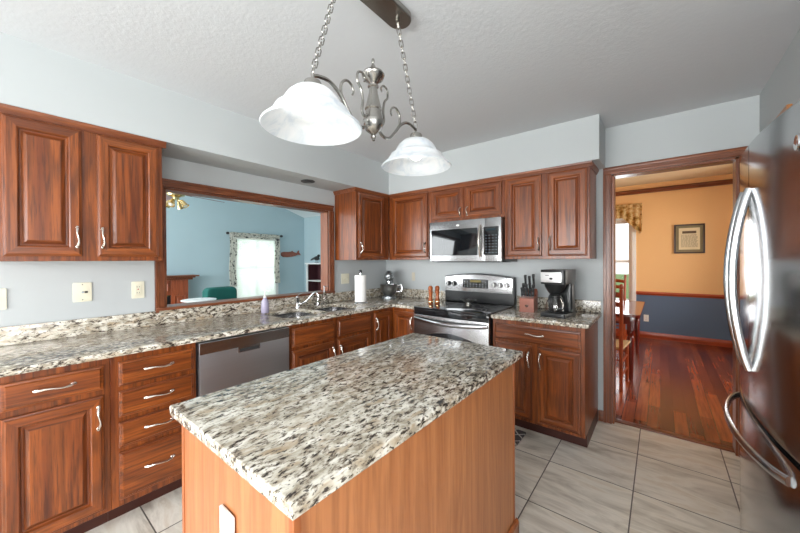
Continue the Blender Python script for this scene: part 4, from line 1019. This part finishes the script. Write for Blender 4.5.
# whale
wp = [(a*.9, c) for a, c in [(-.33, .01), (-.32, .055), (-.25, .075), (-.12, .075), (.02, .085), (.05, .11), (.07, .085), (.16, .055), (.22, .05), (.25, .10), (.29, .125), (.285, .07), (.33, .02), (.35, -.01), (.28, .005), (.23, .0), (.16, -.03), (.05, -.055), (-.12, -.07), (-.26, -.065), (-.32, -.03)]]
b = NB(); prism(b, [(y, z) for y, z in wp], .0, .03, 'x', .006); wh = obj('wooden_whale', b, WHALEM, loc=(FX+.001, 1.93, 1.53)); tag(wh, 'reddish brown wooden whale hanging on the blue wall', 'wall decoration')
b = NB(); cyl(b, (.030, -.26, .02), (.032, -.26, .02), .008, 10); obj('eye', b, SLOT, wh)
# bookcase with bird, on the side wall
bx0, bx1, by0, by1, bz = -4.60, -3.55, 2.02, FY-.004, 1.27
bc = thing('bookcase', 'white bookcase with dark shelves in the family room corner', 'bookcase', (0, 0, 0))
bc.location = ((bx0+bx1)/2, (by0+by1)/2, 0); hw = (bx1-bx0)/2; hd = (by1-by0)/2
b = NB(); box(b, -hw, -hw+.04, -hd, hd, 0, bz, .003); box(b, hw-.04, hw, -hd, hd, 0, bz, .003); obj('side_panels', b, WHITEP, bc)
b = NB(); box(b, -hw-.03, hw+.03, -hd-.03, hd, bz, bz+.035, .004); obj('top_panel', b, WHITEP, bc)
b = NB(); box(b, -hw+.04, hw-.04, hd-.02, hd-.005, 0.05, bz); obj('back_panel', b, plain('dark_maroon_backing', lin(70, 34, 40), .6), bc)
b = NB(); box(b, -hw+.0401, -hw+.045, -hd+.03, hd-.021, .05, bz-.001); box(b, hw-.045, hw-.0401, -hd+.03, hd-.021, .05, bz-.001); obj('inner_lining', b, bpy.data.materials['dark_maroon_backing'], bc)
for z in (.06, .43, .82):
    b = NB(); box(b, -hw+.04, hw-.04, -hd+.01, hd-.02, z, z+.025, .002); obj('shelf', b, WHITEP, bc)
bi = thing('bird_figurine', 'black bird figurine on top of the white bookcase', 'figurine', (-4.33, 2.15, bz+.035))
b = NB(); ball(b, (0, 0, .12), .07, sc=(1.5, .75, .8)); ball(b, (.09, 0, .185), .038); lathe(b, [(.014, 0), (0, .06)], 10, Matrix.Translation((.12, 0, .185)) @ Matrix.Rotation(PI/2, 4, 'Y')); prism(b, [(-.24, .06), (-.22, .10), (-.08, .15), (-.06, .10)], -.02, .02, 'y', .004); obj('body', b, BLACKP, bi)
b = NB()
for s in (-1, 1): cyl(b, (0, s*.02, .0), (0, s*.02, .08), .005)
box(b, -.05, .05, -.04, .04, 0, .008); obj('legs', b, BLACKP, bi)
# fireplace
fp = thing('fireplace', 'cherry wood fireplace mantel against the blue wall', 'fireplace', (FX, -1.50, 0), R90)
FW = wood('mantel_oak', 2, lin(80, 34, 18), lin(140, 66, 38), lin(168, 88, 54), contrast=.6)
b = NB(); box(b, -.85, -.55, -.24, -.002, 0, .98, .004); box(b, .55, .85, -.24, -.002, 0, .98, .004); box(b, -.5495, .5495, -.239, -.002, .68, .979, .004); obj('surround', b, FW, fp)
b = NB()
for s in (-1, 1): rings_panel(b, *sorted((s*.60, s*.80)), .12, .66, [(0, -.2405), (.0, -.255), (.02, -.255), (.03, -.246), (.05, -.246), (.06, -.255)], 0)
rings_panel(b, -.5, .5, .74, .93, [(0, -.2395), (.0, -.255), (.02, -.255), (.03, -.246), (.04, -.246), (.05, -.255)], 0); obj('raised_panels', b, [FW, FW], fp, smooth=0)
b = NB(); box(b, -.92, .92, -.29, -.002, .98, 1.02, .005); box(b, -.96, .96, -.33, -.002, 1.02, 1.045, .006); box(b, -1.02, 1.02, -.37, -.002, 1.045, 1.075, .006); obj('mantel_shelf', b, TRX, fp)
b = NB(); box(b, -.55, .55, -.19, -.01, 0, .679); obj('firebox', b, BLACKP, fp)
b = NB()
for k in range(5): box(b, -.5+k*.2, -.49+k*.2, -.215, -.195, .1, .66)
for z in (.08, .655): box(b, -.52, .52, -.22, -.2, z, z+.02)
obj('glass_doors', b, BRASS, fp)
# armchair
ac = thing('armchair', 'dark teal upholstered armchair beyond the pass-through', 'armchair', (-3.05, -.64, 0), R90*1.0+.1)
b = NB(); prism(b, rrect(-.34, .34, .12, .45, .06), .10, .30, 'z', .02); prism(b, rrect(-.42, .42, -.40, .42, .06), .10, .28, 'z', .03); obj('base', b, GREENF, ac)
b = NB(); prism(b, rrect(-.29, .29, -.42, .24, .07), .285, .46, 'z', .04, seg=4); obj('seat_cushion', b, GREENF, ac)
b = NB(); prism(b, rrect(-.27, .27, .28, .90, .09), .22, .42, 'y', .06, seg=4); obj('backrest', b, GREENF, ac)
for s in (-1, 1):
    b = NB(); prism(b, rrect(*sorted((s*.30, s*.43)), -.40, .30, .05), .28, .60, 'z', .04, seg=4); obj('armrest', b, GREENF, ac)
for sx in (-1, 1):
    for sy in (-1, 1): b = NB(); lathe(b, [(0, 0), (.02, 0), (.03, .10), (0, .10)], 12, Matrix.Translation((sx*.33, sy*.33, 0))); obj('leg', b, BARK, ac)
# white round table
wt = thing('round_side_table', 'white oval table top just visible over the sill at left', 'table', (-2.0, -1.50, 0))
b = NB(); lathe(b, [(0, .835), (.17, .835), (.20, .843), (.205, .85), (.20, .857), (.17, .862), (0, .862)], 48); obj('table_top', b, WHITEP, wt)
b = NB(); lathe(b, [(0, .06), (.05, .06), (.035, .2), (.04, .5), (.05, .835), (0, .835)], 24); obj('pedestal', b, WHITEP, wt)
b = NB(); lathe(b, [(0, 0), (.22, 0), (.22, .02), (.06, .06), (0, .06)], 36); obj('foot', b, WHITEP, wt)
# ceiling fan
fn = thing('ceiling_fan', 'ceiling fan with brass spotlights in the family room', 'ceiling fan', (-1.85, -1.80, zv(-1.8)), .3)
dz = 2.20-zv(-1.8)
b = NB(); lathe(b, [(0, 0), (.07, -.005), (.06, -.06), (.015, -.08), (.012, -.085), (0, -.085)], 28); cyl(b, (0, 0, -.08), (0, 0, dz+.09), .012); obj('downrod', b, BRASS, fn)
b = NB(); lathe(b, [(0, dz+.11), (.05, dz+.105), (.10, dz+.07), (.11, dz+.02), (.09, dz-.03), (.04, dz-.05), (0, dz-.05)], 32); obj('motor_housing', b, BRASS, fn)
for k in range(5):
    a = k*2*PI/5+math.radians(18); M = Matrix.Rotation(a, 4, 'Z') @ Matrix.Translation((0, 0, dz)) @ Matrix.Rotation(math.radians(12), 4, 'X')
    b = NB(); prism(b, [(.16, -.05), (.60, -.07), (.64, -.06), (.66, 0), (.64, .06), (.60, .07), (.16, .05)], -.004, .004, 'z', .002, M=M); bo = obj('blade', b, plain('greyish_mauve_wood', lin(138, 116, 118), .5) if k == 0 else bpy.data.materials['greyish_mauve_wood'], fn)
    b = NB(); box(b, .09, .20, -.015, .015, -.008, -.0045, .001, 1, M=M); obj('blade_bracket', b, BRASS, bo)
for k in range(4):
    a = k*PI/2+.5; d = Vector((math.cos(a), math.sin(a), 0)); c = Vector((0, 0, dz-.07))
    b = NB(); tube(b, [c, c+d*.05+Vector((0, 0, -.02)), c+d*.07+Vector((0, 0, -.03))], .008, 8)
    q = (d*.55+Vector((0, 0, -.8))).normalized().to_track_quat('Z', 'Y').to_matrix().to_4x4()
    lathe(b, [(0, -.02), (.018, -.015), (.026, .01), (.034, .05), (.042, .075), (.040, .075), (.030, .05)], 20, Matrix.Translation(c+d*.07+Vector((0, 0, -.03))) @ q); so = obj('spotlight', b, BRASS, fn)
    b = NB(); ball(b, (0, 0, .05), .030, Matrix.Translation(c+d*.07+Vector((0, 0, -.03))) @ q, u=14, v=8); obj('bulb', b, WHITEPL, so)
b = NB(); cyl(b, (0, 0, dz-.05), (0, 0, dz-.085), .035); obj('light_hub', b, BRASS, fn)

# ================================================================ dining room things
# valance
vx0, vx1, vz = 1.52, 2.545, 2.33
vl = thing('window_valance', 'gold patterned scalloped valance over the dining window', 'valance', ((vx0+vx1)/2, DY-.05, vz))
hw = (vx1-vx0)/2
def val(u, v):
    x = -hw+2*hw*u; e = abs(2*u-1); depth = .24+.34*max(0, (e-.45)/.55)**1.2*(1 if e < .93 else 1-(e-.93)*4)
    return (x, -.02-.018*math.sin(u*70)*(.3+.7*v), -v*depth)
o = drape('fabric', val, 120, 14, VALM); o.parent = vl
b = NB(); cyl(b, (-hw-.01, .0, -.03), (hw+.01, .0, -.03), .01); 
for s in (-1, 1): box(b, s*hw-.008, s*hw+.008, .0, .045, -.04, -.02)
obj('rod', b, BRASS, vl)
# certificate
cf = thing('framed_certificate', 'framed certificate on the peach dining room wall', 'picture', (3.156, DY, 1.69))
b = NB(); W, H = .188, .235
for x0, x1, z0, z1 in ((-W, W, H-.022, H), (-W, W, -H, -H+.022), (-W, -W+.022, -H+.022, H-.022), (W-.022, W, -H+.022, H-.022)): box(b, x0, x1, -.028, -.002, z0, z1, .003)
obj('frame', b, plain('black_brown_frame', lin(52, 30, 26), .3), cf)
b = NB(); box(b, -W+.022, W-.022, -.012, -.004, -H+.022, H-.022); mt = obj('mat_board', b, plain('olive_grey_mat', lin(132, 122, 92), .8), cf)
b = NB(); box(b, -.128, .128, -.0145, -.0122, -.175, .175); sh = obj('paper_sheet', b, plain('cream_document_paper', lin(226, 212, 176), .8), mt)
b = NB(); box(b, -.085, .085, -.0155, -.0147, .085, .125); rr = random.Random(4)
for k in range(13):
    z = .06-k*.016; x = -.10
    while x < .09:
        l = rr.uniform(.012, .04); box(b, x, min(.10, x+l), -.0155, -.0147, z, z+.005); x += l+.007
obj('printed_text', b, plain('brown_ink', lin(96, 78, 58), .8), sh)
# table
dt = thing('dining_table', 'dark red polished dining table seen through the doorway', 'table', (2.16, 1.93, 0))
b = NB(); prism(b, rrect(-.46, .46, -.74, .74, .05), .722, .75, 'z', .008, seg=3); obj('table_top', b, TABW, dt)
b = NB()
for s in (-1, 1): box(b, *sorted((s*.36, s*.385)), -.64, .64, .63, .7215); box(b, -.385, .385, *sorted((s*.64, s*.665)), .63, .7215)
obj('apron', b, TABW, dt)
for sx in (-1, 1):
    for sy in (-1, 1):
        b = NB(); lathe(b, [(0, 0), (.018, 0), (.022, .03), (.026, .30), (.032, .48), (.024, .50), (.036, .53), (.036, .56), (0, .56)], 20, Matrix.Translation((sx*.372, sy*.652, 0))); box(b, sx*.372-.035, sx*.372+.035, sy*.652-.035, sy*.652+.035, .56, .7218, .003); obj('leg', b, TABW, dt)
# ladder-back chairs ; local front = -y, back posts at +y
def chair(loc, rotz, label):
    t = thing('dining_chair', label, 'chair', loc, rotz)
    b = NB(); prism(b, [(-.23, -.22), (.23, -.22), (.19, .20), (-.19, .20)], .43, .455, 'z', .008); obj('seat', b, plain('woven_rush_seat', lin(170, 140, 100), .8, bump=.5) if 'woven_rush_seat' not in bpy.data.materials else bpy.data.materials['woven_rush_seat'], t)
    for s in (-1, 1):
        b = NB(); lathe(b, [(0, 0), (.015, 0), (.019, .15), (.015, .28), (.02, .42), (0, .43)], 14, Matrix.Translation((s*.20, -.19, 0))); obj('leg', b, CHAIRW, t)
        b = NB(); tube(b, cr([(s*.175, .19, 0), (s*.175, .195, .45), (s*.18, .225, .8), (s*.183, .26, 1.06)], 6), [.016]*6+[.018]*6+[.017]*7, 12); ball(b, (s*.184, .262, 1.085), .02, sc=(1, 1, 1.5)); obj('back_post', b, CHAIRW, t)
        b = NB(); cyl(b, (s*.2, -.19, .16), (s*.177, .19, .16), .010, 10); cyl(b, (s*.2, -.19, .30), (s*.177, .19, .30), .010, 10); obj('stretcher', b, CHAIRW, t)
    b = NB(); cyl(b, (-.2, -.19, .22), (.2, -.19, .22), .010, 10); cyl(b, (-.2, -.19, .34), (.2, -.19, .34), .010, 10); obj('stretcher', b, CHAIRW, t)
    for z, y in ((.60, .207), (.75, .222), (.90, .240), (1.0, .252)):
        b = NB(); pts = [(-.17+.34*k/10, y+.03*math.sin(PI*k/10), z+.012*math.sin(PI*k/10)) for k in range(11)]; tube(b, pts, .026, 10, flat=(1.0, .25)); obj('ladder_slat', b, CHAIRW, t)
    return t
c1 = chair((2.30, 1.02, 0), PI, 'wooden ladder-back chair tucked into the near end of the dining table')
c1 = dup(c1, (2.16, 2.98, 0), 0, 'wooden ladder-back chair at the far end of the dining table before the window')
